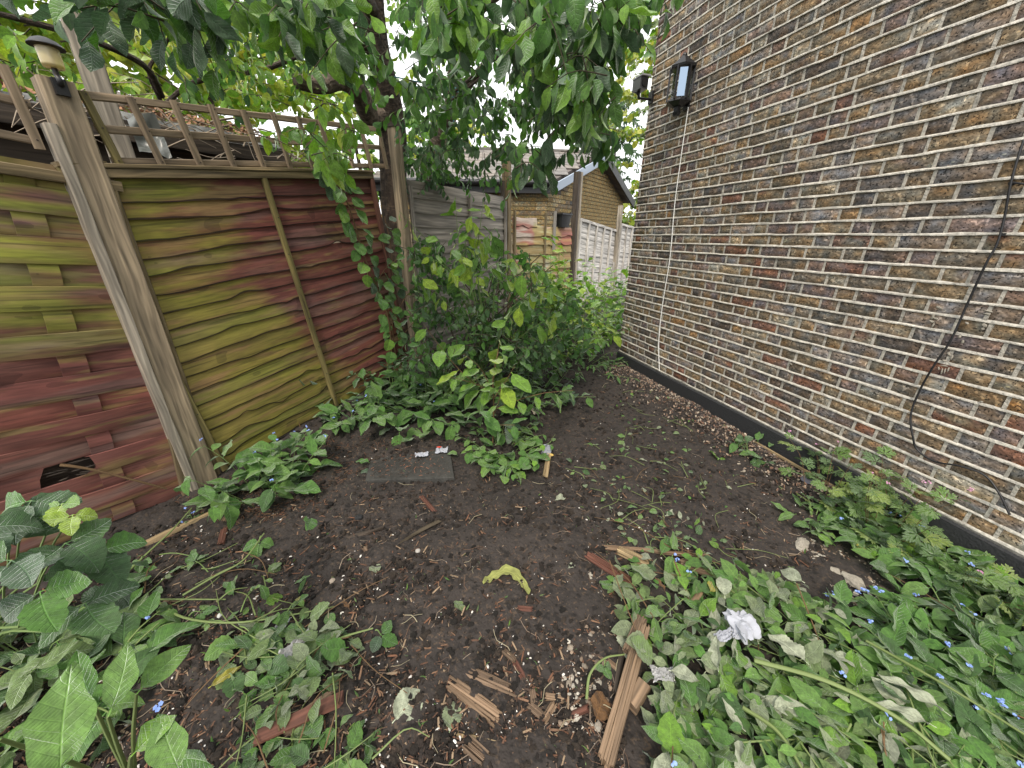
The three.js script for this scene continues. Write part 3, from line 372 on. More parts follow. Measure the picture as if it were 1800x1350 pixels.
// ---------------------------------------------------------------- garage beyond the fence
{
  const t = thing('brick_garage', 'small yellow brick garage with a pitched slate roof and black bargeboard beyond the fence', 'garage', V(3.25, 0, -8.05)); const g0 = V(0, 0, 0), g1 = V(3.75, 0, -3.0), l1 = V(-3.4, 0, -0.75), E = 2.55, AP = 3.4; // corner, far gable foot, long side foot
  const gd = g1.clone().normalize(), GL = g1.length(), ld = l1.clone().normalize(), LL = l1.length();
  const prism = (d, L, prof, inset) => { const s = new THREE.Shape(prof.map(([a, b]) => new THREE.Vector2(a, b))); const g = new THREE.ExtrudeGeometry(s, { depth: 0.2, bevelEnabled: false }); const z = d.clone().cross(V(0, 1, 0)); g.applyMatrix4(new THREE.Matrix4().makeBasis(d, V(0, 1, 0), z)); g.translate(-z.x * (0.2 + inset), 0, -z.z * (0.2 + inset)); void L; return g; };
  const mort = std({ color: lin(0.34, 0.29, 0.21), map: T.mortar });
  const zg = gd.clone().cross(V(0, 1, 0)), zl = ld.clone().multiplyScalar(-1).cross(V(0, 1, 0)); 
  part('gable_wall', prism(gd, GL, [[0, 0], [GL, 0], [GL, E], [GL / 2, AP], [0, E]], 0.008), mort, t);
  const lw = prism(ld.clone().multiplyScalar(-1), LL, [[0, 0], [LL, 0], [LL, E], [0, E]], 0.008); lw.translate(l1.x, 0, l1.z); part('side_wall', lw, mort, t);
  const bc = [[0.36, 0.255, 0.1], [0.42, 0.31, 0.14], [0.3, 0.21, 0.085], [0.46, 0.36, 0.2], [0.25, 0.185, 0.11], [0.1, 0.09, 0.08]], bm = bc.map((c) => std({ color: lin(...c.map((x) => x * 1.25)), map: T.brick, bumpMap: T.brickB, bumpScale: 0.004 })), bp = 0.088, bg = [0, 1, 2].map((i) => { const g = new THREE.BoxGeometry(0.228, 0.074, 0.03, 2, 1, 1), a = g.attributes.position, u = g.attributes.uv; for (let k = 0; k < a.count; k++) u.setXY(k, i * 0.31 + a.getX(k) / 0.6, i * 0.17 + a.getY(k) / 0.6); return g; });
  const laid = [], lay = (d, z, o, L, top, lo) => { for (let r = 0; r * bp < AP; r++) { const y = (r + 0.5) * bp; if (y < lo) continue; for (let x = (r & 1 ? 0.0 : 0.12); x < L + 0.1; x += 0.24) { const cx = clamp(x, 0.114, L - 0.114); if (y + 0.04 > top(cx)) continue; const p = d.clone().multiplyScalar(cx).add(o).addScaledVector(z, rr(-0.004, 0.002)); p.y = y; laid.push([p, d, z]); } } };
  lay(gd, zg, g0, GL, (x) => E + (AP - E) * (1 - Math.abs(x - GL / 2) / (GL / 2)), 1.5); lay(ld.clone().multiplyScalar(-1), zl, l1, LL, () => E, 1.55);
  laid.sort((a, b) => a[0].clone().add(t.position).distanceTo(EYE) - b[0].clone().add(t.position).distanceTo(EYE)); const rest = [];
  laid.forEach(([p, d, z], i) => { const mx = new THREE.Matrix4().makeBasis(d, V(0, 1, 0), z).setPosition(p); const k = R() < 0.05 ? 5 : Math.floor(R() * 5); if (i < 260) part('brick', bg[i % 3], bm[k], t).applyMatrix4(mx); else rest.push(bg[i % 3].clone().applyMatrix4(mx)); }); if (rest.length) part('brickwork', mergeGeometries(rest), bm[0], t, 'stuff');
  // roof: two slopes with slates, ridge, gutter, bargeboards
  const ov = gd.clone().multiplyScalar(-0.18), rA = g0.clone().add(ov).setY(E + 0.0), rB = gd.clone().multiplyScalar(GL / 2).setY(AP + 0.06), rC = gd.clone().multiplyScalar(GL + 0.18).setY(E), run = ld.clone().multiplyScalar(LL + 0.2), fr = ld.clone().multiplyScalar(-0.14);
  const slope = (a, b) => { const p0 = a.clone().add(fr), p1 = b.clone().add(fr), p2 = b.clone().add(run), p3 = a.clone().add(run), n = p1.clone().sub(p0).cross(p3.clone().sub(p0)).normalize(); if (n.y < 0) n.negate(); const q = [p0, p1, p2, p3], pos = [], idx = [0, 1, 2, 0, 2, 3, 4, 6, 5, 4, 7, 6, 0, 4, 5, 0, 5, 1, 1, 5, 6, 1, 6, 2, 2, 6, 7, 2, 7, 3, 3, 7, 4, 3, 4, 0]; for (const v of q) pos.push(v.x, v.y, v.z); for (const v of q) pos.push(v.x - n.x * 0.06, v.y - 0.06, v.z - n.z * 0.06); return toCreasedNormals(geoFrom(pos, pos.length ? Array.from({ length: 16 }, (_, i) => (i % 4) / 2) : [], idx), 0.3); };
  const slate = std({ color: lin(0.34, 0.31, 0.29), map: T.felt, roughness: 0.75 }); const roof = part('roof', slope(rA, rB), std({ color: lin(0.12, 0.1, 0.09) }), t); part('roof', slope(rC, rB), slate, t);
  const up = rB.clone().sub(rA), sl = up.length(); up.normalize(); const nn = up.clone().cross(ld).normalize(); if (nn.y < 0) nn.negate(); const sg = [0, 1].map(() => plank(0.3, 0.26, 0.012, { seg: 2, jit: 0.004 }).translate(-0.15, 0, 0)); const sm = [lin(0.42, 0.38, 0.36), lin(0.36, 0.33, 0.32), lin(0.44, 0.38, 0.34)].map((c) => std({ color: c, map: T.felt, roughness: 0.7 }));
  for (let r = 0; r < 10; r++) for (let c = 0; c < 12; c++) { const p = rA.clone().addScaledVector(up, (r + 0.45) * sl / 10).addScaledVector(ld, -0.05 + c * 0.31 + (r & 1 ? 0.15 : 0)).addScaledVector(nn, 0.02); part('slate', sg[r % 2], pick(sm), roof).applyMatrix4(new THREE.Matrix4().makeBasis(ld, nn, ld.clone().cross(nn)).setPosition(p).multiply(new THREE.Matrix4().makeRotationX((ld.clone().cross(nn).dot(up) > 0 ? 1 : -1) * 0.03 + rr(-0.015, 0.015)))); }
  const beam = (a, b, w, h, mat, name) => { const L = a.distanceTo(b); const g = plank(L, w, h, { seg: 6 }); const m = part(name, g, mat, t); m.applyMatrix4(lookM(a, b.clone().sub(a), V(0, 1, 0))); return m; };
  const gz = zg.clone().multiplyScalar(0.15); beam(rB.clone().add(fr).add(gz).setY(AP - 0.06), rC.clone().add(fr).add(gz).setY(E - 0.1), 0.05, 0.2, M.black, 'bargeboard'); beam(rA.clone().add(fr).add(gz).setY(E - 0.1), rB.clone().add(fr).add(gz).setY(AP - 0.06), 0.04, 0.16, std({ color: lin(0.3, 0.35, 0.42) }), 'bargeboard'); const ga = rA.clone().add(fr).addScaledVector(zl, 0.06).setY(E - 0.03); part('gutter', tube([ga, ga.clone().add(run)], 0.06, 0.06, 10, 3), M.black, t); beam(ga.clone().addScaledVector(zl, -0.05).setY(E - 0.13), ga.clone().add(run).addScaledVector(zl, -0.05).setY(E - 0.13), 0.03, 0.16, M.black, 'fascia'); beam(rB.clone().add(fr).setY(AP + 0.08), rB.clone().add(run).setY(AP + 0.08), 0.16, 0.06, slate, 'ridge');
}

// ================================================================ BEYOND THE FENCE
{ // old felt-roofed shed behind the woven panel, with dead stems lying on it
  const t = thing('old_shed', 'low old shed with a wrinkled grey felt roof, behind the post with the lamp', 'shed', V(-3.1, 0, -4.3)); t.rotation.y = 40 * D2R; t.scale.y = 1.15;
  part('wall', box(3.4, 2.0, 1.9, 0, 1.0, 0), M.darkWood, t);
  const pos = [], uv = [], idx = [], nx = 40, nz = 14; for (let j = 0; j <= nz; j++) for (let i = 0; i <= nx; i++) { const x = lerp(-1.9, 1.9, i / nx), z = lerp(1.15, -1.2, j / nz), y = 2.04 + 0.36 * (j / nz) + 0.06 * (fbm(x * 3, z * 5, 3, 71) - 0.5) + (j === 0 ? -0.07 : 0); pos.push(x, y, z); uv.push(x / 1.2, z / 1.2); } for (let j = 0; j < nz; j++) for (let i = 0; i < nx; i++) { const a = j * (nx + 1) + i; idx.push(a, a + 1, a + nx + 1, a + 1, a + nx + 2, a + nx + 1); }
  part('felt_roof', geoFrom(pos, uv, idx), M.felt, t); part('fascia', plank(3.8, 0.03, 0.12, { seg: 8 }).translate(-1.9, 1.94, 1.13), M.darkWood, t);
  const mt = new THREE.Matrix4().compose(t.position, t.quaternion.clone().setFromEuler(t.rotation), V(1, 1.15, 1));
  const st = []; for (let i = 0; i < 260; i++) { const a = V(rr(-1.8, 1.9), 2.02 + rr(0, 0.12), rr(0.6, 1.6)); a.y -= Math.max(0, a.z - 1.1) * 0.55; const b = a.clone().add(V(rr(-0.5, 0.5), rr(-0.2, 0.22), rr(-0.2, 0.2))); st.push(tube([a, a.clone().lerp(b, 0.5).add(V(0, rr(-0.03, 0.09), 0)), b], rr(0.003, 0.007), 0.002, 4, 5)); }
  const ds = part('dead_stems', mergeGeometries(st), M.deadStem, scene, 'stuff'); ds.applyMatrix4(mt); tag(ds, 'tangle of dead grey stems along the front edge of the shed roof', 'dead stems');
  const lt = new THREE.InstancedMesh(LG.round.low, std({ color: lin(0.3, 0.16, 0.09) }), 900); lt.name = 'leaf_litter'; const q = new THREE.Quaternion(); for (let i = 0; i < 900; i++) { const x = rr(-1.8, 1.9), z = 1.1 - Math.abs(rr(-0.5, 0.5)); q.setFromEuler(new THREE.Euler(rr(-2, -1), rr(-1, 1), rr(0, 6))); const s = rr(0.025, 0.05); lt.setMatrixAt(i, new THREE.Matrix4().compose(V(x, 2.04 + (1.15 - z) * 0.153 + rr(0.02, 0.07), z), q, V(s, s, s)).premultiply(mt)); } scene.add(lt); tag(lt, 'rusty brown dead leaves lying on the shed roof', 'leaf litter', null, 'stuff');
  { const c = AT(262, 240, 3.9), g = new THREE.PlaneGeometry(0.16, 0.26, 16, 16), a = g.attributes.position; for (let i = 0; i < a.count; i++) a.setZ(i, 0.09 * (fbm(a.getX(i) * 9, a.getY(i) * 7, 3, 81) - 0.5) * 2); g.computeVertexNormals(); const m = solo('plastic_sheet', g, new THREE.MeshPhysicalMaterial({ color: lin(0.16, 0.17, 0.16), roughness: 0.35, transparent: false, transmission: 0.25, thickness: 0, side: THREE.DoubleSide }), 'crumpled shiny clear plastic sheet behind the trellis', 'plastic sheet', c); m.rotation.set(-0.5, 0.3, 0.25); }
}
{ // house far off behind the trellis
  const p = AT(400, 300, 13); const t = thing('distant_house', 'distant pale brick house with a light blue window, seen through the trellis', 'house', V(p.x - 2, 0, p.z)); t.rotation.y = 0.35; part('wall', box(9, 3.4, 5, 0, 1.7, -2.5), std({ color: lin(0.5, 0.41, 0.32), map: T.mortar }), t);
  const rg = new THREE.CylinderGeometry(0.01, 3.4, 1.7, 4, 1).rotateY(Math.PI / 4).scale(2.0, 1, 1.2).translate(0, 4.25, -2.5); part('roof', rg, std({ color: lin(0.3, 0.25, 0.22), map: T.felt }), t);
  for (const x of [-1.6, 1.3, 3]) { const w = part('window', box(1.3, 1.1, 0.05, x, 2.1, 0.03), std({ color: lin(0.75, 0.78, 0.82) }), t); part('pane', box(0.5, 0.9, 0.03, x - 0.3, 2.1, 0.06), std({ color: lin(0.3, 0.45, 0.6), roughness: 0.15 }), w); part('pane', box(0.5, 0.9, 0.03, x + 0.3, 2.1, 0.06), std({ color: lin(0.3, 0.45, 0.6), roughness: 0.15 }), w); }
}
function farTree(name, label, p, r, h0, ht, n, ls, mats, o = {}) { // trunk, limbs and clumped leaves
  const t = thing(name, label, 'tree', p), tw = [], L = []; part('trunk', tube([V(0, -0.2, 0), V(0.1, h0, 0.1), V(-0.1, ht * 0.75, 0)], o.tr || 0.16, 0.05, 8, 10, 0.1), o.bark || M.bark, t);
  const per = 22; for (let c = 0; c < n / per; c++) { const a = rr(0, 6.28), v = rr(-0.85, 1), rad = Math.sqrt(1 - v * v * 0.8) * r * Math.pow(R(), 0.4), y = lerp(h0, ht, v * 0.5 + 0.5), cp = V(p.x + Math.cos(a) * rad, y, p.z + Math.sin(a) * rad), dir = V(Math.cos(a), rr(-0.6, 0.5), Math.sin(a)).multiplyScalar(rr(0.3, 0.7)); shoot(L, tw, cp.clone().sub(dir), cp.clone().add(dir), { n: per, s: ls, m: mats, k: o.k || 'plum', hang: 0.4, sag: 0.1, r: 0.012, sv: 0.35 }); }
  twigs(t, tw, M.twig); leaves(t, L, o.parts ?? 0); return t;
}
{ const at = (px, d) => { const r_ = ray(px, 420); r_.y = 0; return r_.normalize().multiplyScalar(d); };
  farTree('sunlit_tree', 'bright yellow-green tree behind the shed and the trellis', at(150, 8.2), 2.5, 1.9, 6.2, 5200, 0.17, ['sun', 'sun', 'yg', 'br', 'yg'], { k: 'round', parts: 0 });
  farTree('sunlit_tree', 'bright green tree behind the crooked limb, over the trellis', at(430, 9.5), 2.4, 2.0, 6.4, 4200, 0.17, ['sun', 'yg', 'br', 'yg'], { k: 'round', parts: 0 });
  farTree('garden_tree', 'yellowish tree peeping over the garage roof ridge', at(770, 15), 2.4, 2.2, 5.4, 1700, 0.2, ['sun', 'br', 'yg'], { k: 'round' });
  farTree('garden_tree', 'pale sunlit tree between the garage gable and the house wall', at(1135, 19), 3.4, 1.5, 9, 4200, 0.24, ['sun', 'yg', 'br', 'pale', 'sun'], { k: 'round' });
  farTree('conifer', 'hazy blue-green tree behind the garage apex', at(1068, 32), 1.8, 3, 10.5, 1800, 0.35, ['dk2', 'dk2', 'alk3'], { k: 'lance' });
  farTree('garden_tree', 'broad green tree far behind the two plum trunks', at(650, 17), 3.4, 2.0, 6.8, 2600, 0.22, ['mid2', 'br', 'mid'], { k: 'round' });
  solo('red_flower', mergeGeometries([0, 1, 2, 3, 4, 5].map((i) => leafGeo({ W: 0.9, ns: 4, nx: 1, pet: 0, curl: 1 }).scale(0.09, 0.09, 0.09).rotateX(-0.7).rotateY(i * 1.05))), std({ color: lin(0.5, 0.03, 0.02), side: THREE.DoubleSide }), 'single red flower showing above the white boarded panel', 'flower', AT(1095, 376, 9.6)); }

// ---------------------------------------------------------------- the two plum trees
const canopy = (L, tw, px, py, sx, sy, d0, d1, n, o) => { // clusters of shoots inside a block of air
  for (let i = 0; i < n; i++) { const a = AT(px + rr(-sx, sx), py + rr(-sy, sy), rr(d0, d1)), len = o.len || 0.3, dir = V(rr(-1, 1), rr(-0.7, 0.25), rr(-0.6, 1)).normalize().multiplyScalar(len * rr(0.6, 1.2)); shoot(L, tw, a.clone().addScaledVector(dir, -0.5), a.clone().addScaledVector(dir, 0.5), { n: o.per || 9, s: o.s || 0.085, m: o.m, k: o.k || 'plum', hang: o.hang ?? 0.7, sag: 0.05, r: 0.003, sv: 0.28 }); } };
const limb = (pts, r0, r1, name, mat, t, seg) => part(name, local(tube(pts, r0, r1, 9, seg || pts.length * 5, 0.1, r0 * 99), t), mat, t);
{
  const t = thing('plum_tree', 'plum tree with a thick dark trunk and crooked cut limb behind the trellis corner', 'tree', AT(690, 500, 4.9).setY(0)), L = [], tw = [], d = 4.75;
  limb([AT(694, 520, 4.9).setY(-0.1), AT(692, 330, d), AT(688, 205, d), AT(668, 110, d), AT(655, 20, d), AT(640, -160, d)], 0.16, 0.09, 'trunk', M.bark, t, 40);
  limb([AT(688, 205, d), AT(652, 205, d - 0.1), AT(630, 160, d - 0.3), AT(602, 140, d - 0.4), AT(566, 150, d - 0.5), AT(520, 142, d - 0.6)], 0.11, 0.05, 'cut_limb', M.bark2, t, 26);
  limb([AT(655, 20, d), AT(560, -120, 3.6), AT(430, -210, 2.6), AT(250, -200, 2.0)], 0.07, 0.02, 'limb', M.bark, t); limb([AT(668, 110, d), AT(600, 30, 3.9), AT(560, -60, 3.0), AT(560, -120, 2.2)], 0.045, 0.012, 'limb', M.bark, t); limb([AT(283, 168, 4.2), AT(258, 120, 4.0), AT(180, 78, 3.7), AT(60, 40, 3.4), AT(-60, 10, 3.2)], 0.022, 0.01, 'limb', M.bark, t); limb([AT(283, 178, 4.2), AT(262, 125, 4.1), AT(290, 80, 4.0), AT(315, 10, 3.8)], 0.014, 0.006, 'limb', M.bark, t); limb([AT(290, 185, 4.3), AT(330, 150, 4.3), AT(380, 135, 4.4), AT(470, 120, 4.6), AT(600, 60, 4.7)], 0.014, 0.02, 'limb', M.bark, t);
  const DK = ['dk', 'dk2', 'mid', 'dk', 'mid', 'mid2'], MX = ['dk', 'mid', 'mid', 'mid2', 'dk2', 'br', 'br'];
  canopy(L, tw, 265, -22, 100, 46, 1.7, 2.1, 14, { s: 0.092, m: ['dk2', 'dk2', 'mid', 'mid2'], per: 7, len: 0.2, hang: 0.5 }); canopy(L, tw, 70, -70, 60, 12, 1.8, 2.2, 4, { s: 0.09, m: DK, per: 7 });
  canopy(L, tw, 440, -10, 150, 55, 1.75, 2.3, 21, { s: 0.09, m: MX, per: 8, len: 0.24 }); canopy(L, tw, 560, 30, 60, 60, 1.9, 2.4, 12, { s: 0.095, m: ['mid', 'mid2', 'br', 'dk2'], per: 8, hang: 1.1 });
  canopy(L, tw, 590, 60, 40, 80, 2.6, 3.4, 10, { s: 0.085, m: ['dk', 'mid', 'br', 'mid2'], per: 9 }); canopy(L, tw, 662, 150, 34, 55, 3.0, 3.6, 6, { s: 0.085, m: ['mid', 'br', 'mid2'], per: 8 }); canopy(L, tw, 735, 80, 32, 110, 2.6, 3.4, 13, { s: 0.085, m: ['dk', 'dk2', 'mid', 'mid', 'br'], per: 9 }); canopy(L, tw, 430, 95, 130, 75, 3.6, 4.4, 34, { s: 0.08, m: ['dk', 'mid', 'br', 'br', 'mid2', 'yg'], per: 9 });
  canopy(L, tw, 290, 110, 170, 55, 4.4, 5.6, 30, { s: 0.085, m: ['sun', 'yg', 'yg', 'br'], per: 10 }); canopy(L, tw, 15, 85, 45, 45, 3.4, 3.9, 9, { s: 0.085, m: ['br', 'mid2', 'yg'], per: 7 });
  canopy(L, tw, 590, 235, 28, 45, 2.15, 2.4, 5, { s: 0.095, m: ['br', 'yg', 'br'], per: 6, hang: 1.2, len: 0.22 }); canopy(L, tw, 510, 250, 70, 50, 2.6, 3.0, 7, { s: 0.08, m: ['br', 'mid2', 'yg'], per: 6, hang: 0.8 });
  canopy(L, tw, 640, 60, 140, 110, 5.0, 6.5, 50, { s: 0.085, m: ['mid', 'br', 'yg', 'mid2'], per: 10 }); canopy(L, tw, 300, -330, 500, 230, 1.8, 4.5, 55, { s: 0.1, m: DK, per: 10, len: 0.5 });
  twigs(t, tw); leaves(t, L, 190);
}
{
  const t = thing('plum_tree', 'plum tree with pale ringed bark and dark hanging leaves reaching the house wall', 'tree', AT(760, 480, 5.6).setY(0)), L = [], tw = [], d = 5.2;
  limb([AT(735, 480, 5.6).setY(-0.1), AT(748, 330, 5.5), AT(775, 240, 5.3), AT(797, 180, d), AT(803, 90, d), AT(806, 0, d), AT(815, -150, d)], 0.11, 0.075, 'trunk', M.bark2, t, 40); limb([AT(792, 200, d), AT(815, 165, 5.0), AT(838, 130, 4.8), AT(880, 90, 4.4), AT(960, 60, 3.8)], 0.055, 0.02, 'limb', M.bark2, t); limb([AT(806, 0, d), AT(870, -130, 4.0), AT(960, -170, 3.0), AT(1060, -150, 2.4)], 0.06, 0.02, 'limb', M.bark2, t); limb([AT(803, 60, d), AT(900, -20, 4.2), AT(1010, 20, 3.4), AT(1130, 40, 2.9)], 0.04, 0.01, 'limb', M.bark2, t); limb([AT(690, 222, 4.4), AT(740, 185, 4.4), AT(800, 160, 4.5), AT(860, 110, 4.4), AT(940, 70, 4.2)], 0.012, 0.016, 'limb', M.bark, t); limb([AT(760, 200, 4.6), AT(810, 165, 4.4), AT(865, 120, 4.2)], 0.012, 0.01, 'limb', M.bark, t);
  const DK = ['dk', 'dk2', 'mid', 'dk', 'mid', 'mid2'], MX = ['dk', 'dk2', 'mid', 'mid', 'mid2', 'br', 'br'];
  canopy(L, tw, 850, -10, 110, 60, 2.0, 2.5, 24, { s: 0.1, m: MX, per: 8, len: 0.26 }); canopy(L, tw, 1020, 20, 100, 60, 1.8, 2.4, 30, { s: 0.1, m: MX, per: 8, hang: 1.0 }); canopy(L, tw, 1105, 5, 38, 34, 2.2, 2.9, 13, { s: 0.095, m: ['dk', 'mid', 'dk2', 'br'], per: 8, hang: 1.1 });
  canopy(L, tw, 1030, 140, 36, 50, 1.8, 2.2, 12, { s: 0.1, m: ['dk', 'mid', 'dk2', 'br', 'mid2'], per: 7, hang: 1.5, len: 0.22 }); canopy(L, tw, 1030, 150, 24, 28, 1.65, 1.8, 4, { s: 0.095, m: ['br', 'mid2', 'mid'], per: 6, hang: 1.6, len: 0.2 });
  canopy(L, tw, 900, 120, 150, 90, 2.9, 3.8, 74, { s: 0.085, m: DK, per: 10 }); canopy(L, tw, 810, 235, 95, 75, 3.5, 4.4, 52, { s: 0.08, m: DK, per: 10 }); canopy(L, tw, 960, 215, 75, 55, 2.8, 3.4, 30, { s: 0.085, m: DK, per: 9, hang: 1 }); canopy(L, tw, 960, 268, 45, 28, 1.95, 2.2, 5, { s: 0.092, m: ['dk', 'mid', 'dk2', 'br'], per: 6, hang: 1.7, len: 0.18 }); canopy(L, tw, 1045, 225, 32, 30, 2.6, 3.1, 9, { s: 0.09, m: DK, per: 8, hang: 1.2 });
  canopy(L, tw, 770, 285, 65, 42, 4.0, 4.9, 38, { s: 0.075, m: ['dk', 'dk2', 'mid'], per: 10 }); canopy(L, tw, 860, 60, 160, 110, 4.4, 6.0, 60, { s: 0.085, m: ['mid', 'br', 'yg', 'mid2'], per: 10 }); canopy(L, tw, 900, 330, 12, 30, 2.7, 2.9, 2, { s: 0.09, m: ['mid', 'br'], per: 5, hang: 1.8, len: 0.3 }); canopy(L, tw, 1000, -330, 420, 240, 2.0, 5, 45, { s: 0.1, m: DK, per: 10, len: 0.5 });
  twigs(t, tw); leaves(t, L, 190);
}
{ const a = AT(694, 142, 4.55), b = AT(800, 156, 5.0), m1 = a.clone().lerp(b, 0.5).add(V(0, -0.03, 0)); solo('clothes_line', mergeGeometries([tube([a, m1, b], 0.006, 0.006, 5, 10), tube([a.clone().add(V(0, 0.03, 0)), m1.clone().add(V(0, 0.04, 0)), b], 0.006, 0.006, 5, 10), tube([0, 1, 2, 3, 4, 5, 6, 7, 8, 9, 10].map((i) => b.clone().add(V(Math.cos(i * 1.3) * 0.1, -i * 0.012 + 0.05, Math.sin(i * 1.3) * 0.1))), 0.007, 0.007, 5, 40), tube([b.clone().add(V(-0.03, 0, 0.1)), AT(798, 190, 4.95), AT(797, 225, 4.95)], 0.006, 0.006, 5, 8)]), std({ color: lin(0.03, 0.16, 0.2), roughness: 0.6 }), 'blue-green rope tied between the two plum trunks', 'rope'); }

// ================================================================ PLANTS IN THE GARDEN
const petal = mergeGeometries([0, 1, 2, 3, 4].map((i) => leafGeo({ W: 0.95, ns: 4, nx: 1, pet: 0, curl: 0.3, fold: 0.1, wave: 0 }).rotateX(-1.25).rotateY(i * 1.2566)));
const FM = { blue: std({ color: lin(0.22, 0.33, 0.7), roughness: 0.7, side: THREE.DoubleSide }), pink: std({ color: lin(0.62, 0.32, 0.5), side: THREE.DoubleSide }), eye: std({ color: lin(0.85, 0.85, 0.8) }) };
function flowers(t, p, n, s, mat = FM.blue) { const gs = []; for (let i = 0; i < n; i++) gs.push(petal.clone().scale(s, s, s).rotateX(rr(-0.5, 0.9)).rotateZ(rr(-0.6, 0.6)).translate(rr(-1, 1) * s * 1.5, rr(-0.6, 1) * s * 1.3, rr(-1, 1) * s * 1.5)); const m = part('flower', mergeGeometries(gs), mat, t); m.position.set(p.x - t.position.x, p.y - t.position.y, p.z - t.position.z); return m; }
// clump of leafy stems: broad basal leaves, alternate stem leaves, flowers at some tips
function clump(name, label, cat, base, o) {
  const { stems = 8, h = 0.3, spread = 0.25, s = 0.1, m = ['alk', 'alk2'], k = 'alk', basal = 10, fl = 0, per = 7, group, most = 70, lean = V(0, 0, 0), hang = 0.35, sm = M.stem, r = 0.0032, flm = FM.blue, fs = 0.0048 } = o;
  const t = thing(name, label, cat, base, group), L = [], tw = [];
  for (let i = 0; i < stems; i++) {
    const a = rr(0, 6.283), q = spread * Math.sqrt(R()), f = base.clone().add(V(Math.cos(a) * q * 0.5, 0, Math.sin(a) * q * 0.5)); f.y = gh(f.x, f.z) - 0.01; const e = f.clone().add(V(Math.cos(a) * q * 0.8, h * rr(0.55, 1.1), Math.sin(a) * q * 0.8)).add(lean.clone().multiplyScalar(rr(0.5, 1.3)));
    shoot(L, tw, f, e, { n: per, s, m, k, hang, sag: 0.02, r, t0: 0.12, up: 1.1, sv: 0.35 }); if (R() < fl) flowers(t, e.clone().add(V(0, 0.015, 0)), 4 + Math.floor(R() * 5), fs, flm);
  }
  for (let i = 0; i < basal; i++) { const a = rr(0, 6.283), q = spread * rr(0.1, 0.9), f = base.clone().add(V(Math.cos(a) * q, 0, Math.sin(a) * q)); f.y = gh(f.x, f.z) + rr(0.01, 0.07); L.push({ k, m: pick(m), p: f, d: V(Math.cos(a), rr(-0.1, 0.9), Math.sin(a)).addScaledVector(rnd3(), 0.4), n: V(0, 1, 0).addScaledVector(rnd3(), 0.35), s: s * rr(0.9, 1.6) }); }
  twigs(t, tw, sm, 'stems'); leaves(t, L, most); return t;
}
{ // dense dark shrub in the corner, arching over the grey panel's foot
  const t = thing('dense_shrub', 'dense dark green shrub growing against the grey fence panel', 'shrub', G(830, 655)), L = [], tw = [];
  const boxes = [[790, 470, 55, 60, 3.5, 4.1, 26], [850, 500, 75, 75, 3.4, 4.3, 46], [920, 520, 55, 60, 3.4, 4.4, 34], [800, 580, 70, 60, 3.2, 3.8, 40], [880, 590, 80, 50, 3.0, 3.8, 44], [960, 560, 50, 45, 3.4, 4.2, 34], [985, 600, 60, 30, 3.2, 4.0, 26], [745, 520, 35, 80, 3.4, 3.7, 24], [930, 620, 60, 25, 2.9, 3.5, 24], [760, 640, 50, 30, 2.9, 3.4, 16]];
  for (const [x, y, sx, sy, d0, d1, n] of boxes) canopy(L, tw, x, y, sx, sy, d0, d1, n, { s: 0.075, m: ['dk', 'dk', 'mid', 'alk3', 'mid', 'mid2'], per: 8, len: 0.26, hang: 0.4, k: 'alk' });
  for (let i = 0; i < 16; i++) { const f = G(rr(770, 960), rr(635, 665)); const e = AT(rr(770, 990), rr(420, 560), rr(3.4, 4.1)); tw.push(tube([f, f.clone().lerp(e, 0.5).add(V(rr(-0.1, 0.1), 0.08, 0)), e], 0.009, 0.004, 5, 8)); }
  for (const e of L) e.p.y = Math.max(e.p.y, gh(e.p.x, e.p.z) + 0.02); twigs(t, tw, M.twig, 'stems'); leaves(t, L, 200);
  const u = thing('plum_sucker', 'upright young plum suckers with bright drooping leaves, rising out of the dark shrub', 'sapling', G(845, 660)), L2 = [], tw2 = []; const B = u.position;
  for (const [x0, y0, x1, y1, d, n, s] of [[800, 470, 700, 365, 3.2, 9, 0.12], [815, 480, 800, 340, 3.1, 12, 0.12], [830, 470, 850, 345, 3.0, 11, 0.12], [835, 450, 870, 395, 2.8, 11, 0.14], [840, 470, 905, 450, 2.7, 10, 0.14], [870, 480, 960, 465, 2.65, 10, 0.14], [815, 500, 750, 445, 3.1, 10, 0.12], [900, 520, 975, 500, 2.7, 8, 0.14], [815, 430, 830, 372, 2.95, 8, 0.12], [850, 500, 800, 430, 2.9, 9, 0.13], [790, 520, 725, 470, 3.1, 9, 0.12], [880, 560, 930, 520, 2.7, 8, 0.13], [930, 560, 990, 540, 2.8, 8, 0.13]]) { const a = AT(x0, y0 + 20, d + 0.2), b = AT(x1, y1, d); tw2.push(tube([B, a.clone().lerp(B, 0.5).add(V(0.04, 0.05, 0)), a], 0.008, 0.004, 5, 8)); shoot(L2, tw2, a, b, { n, s, m: ['br', 'br', 'yg', 'yg', 'mid2'], hang: 1.0, sag: 0.02, sv: 0.3 }); }
  twigs(u, tw2, M.stem, 'stems'); leaves(u, L2, 120);
}
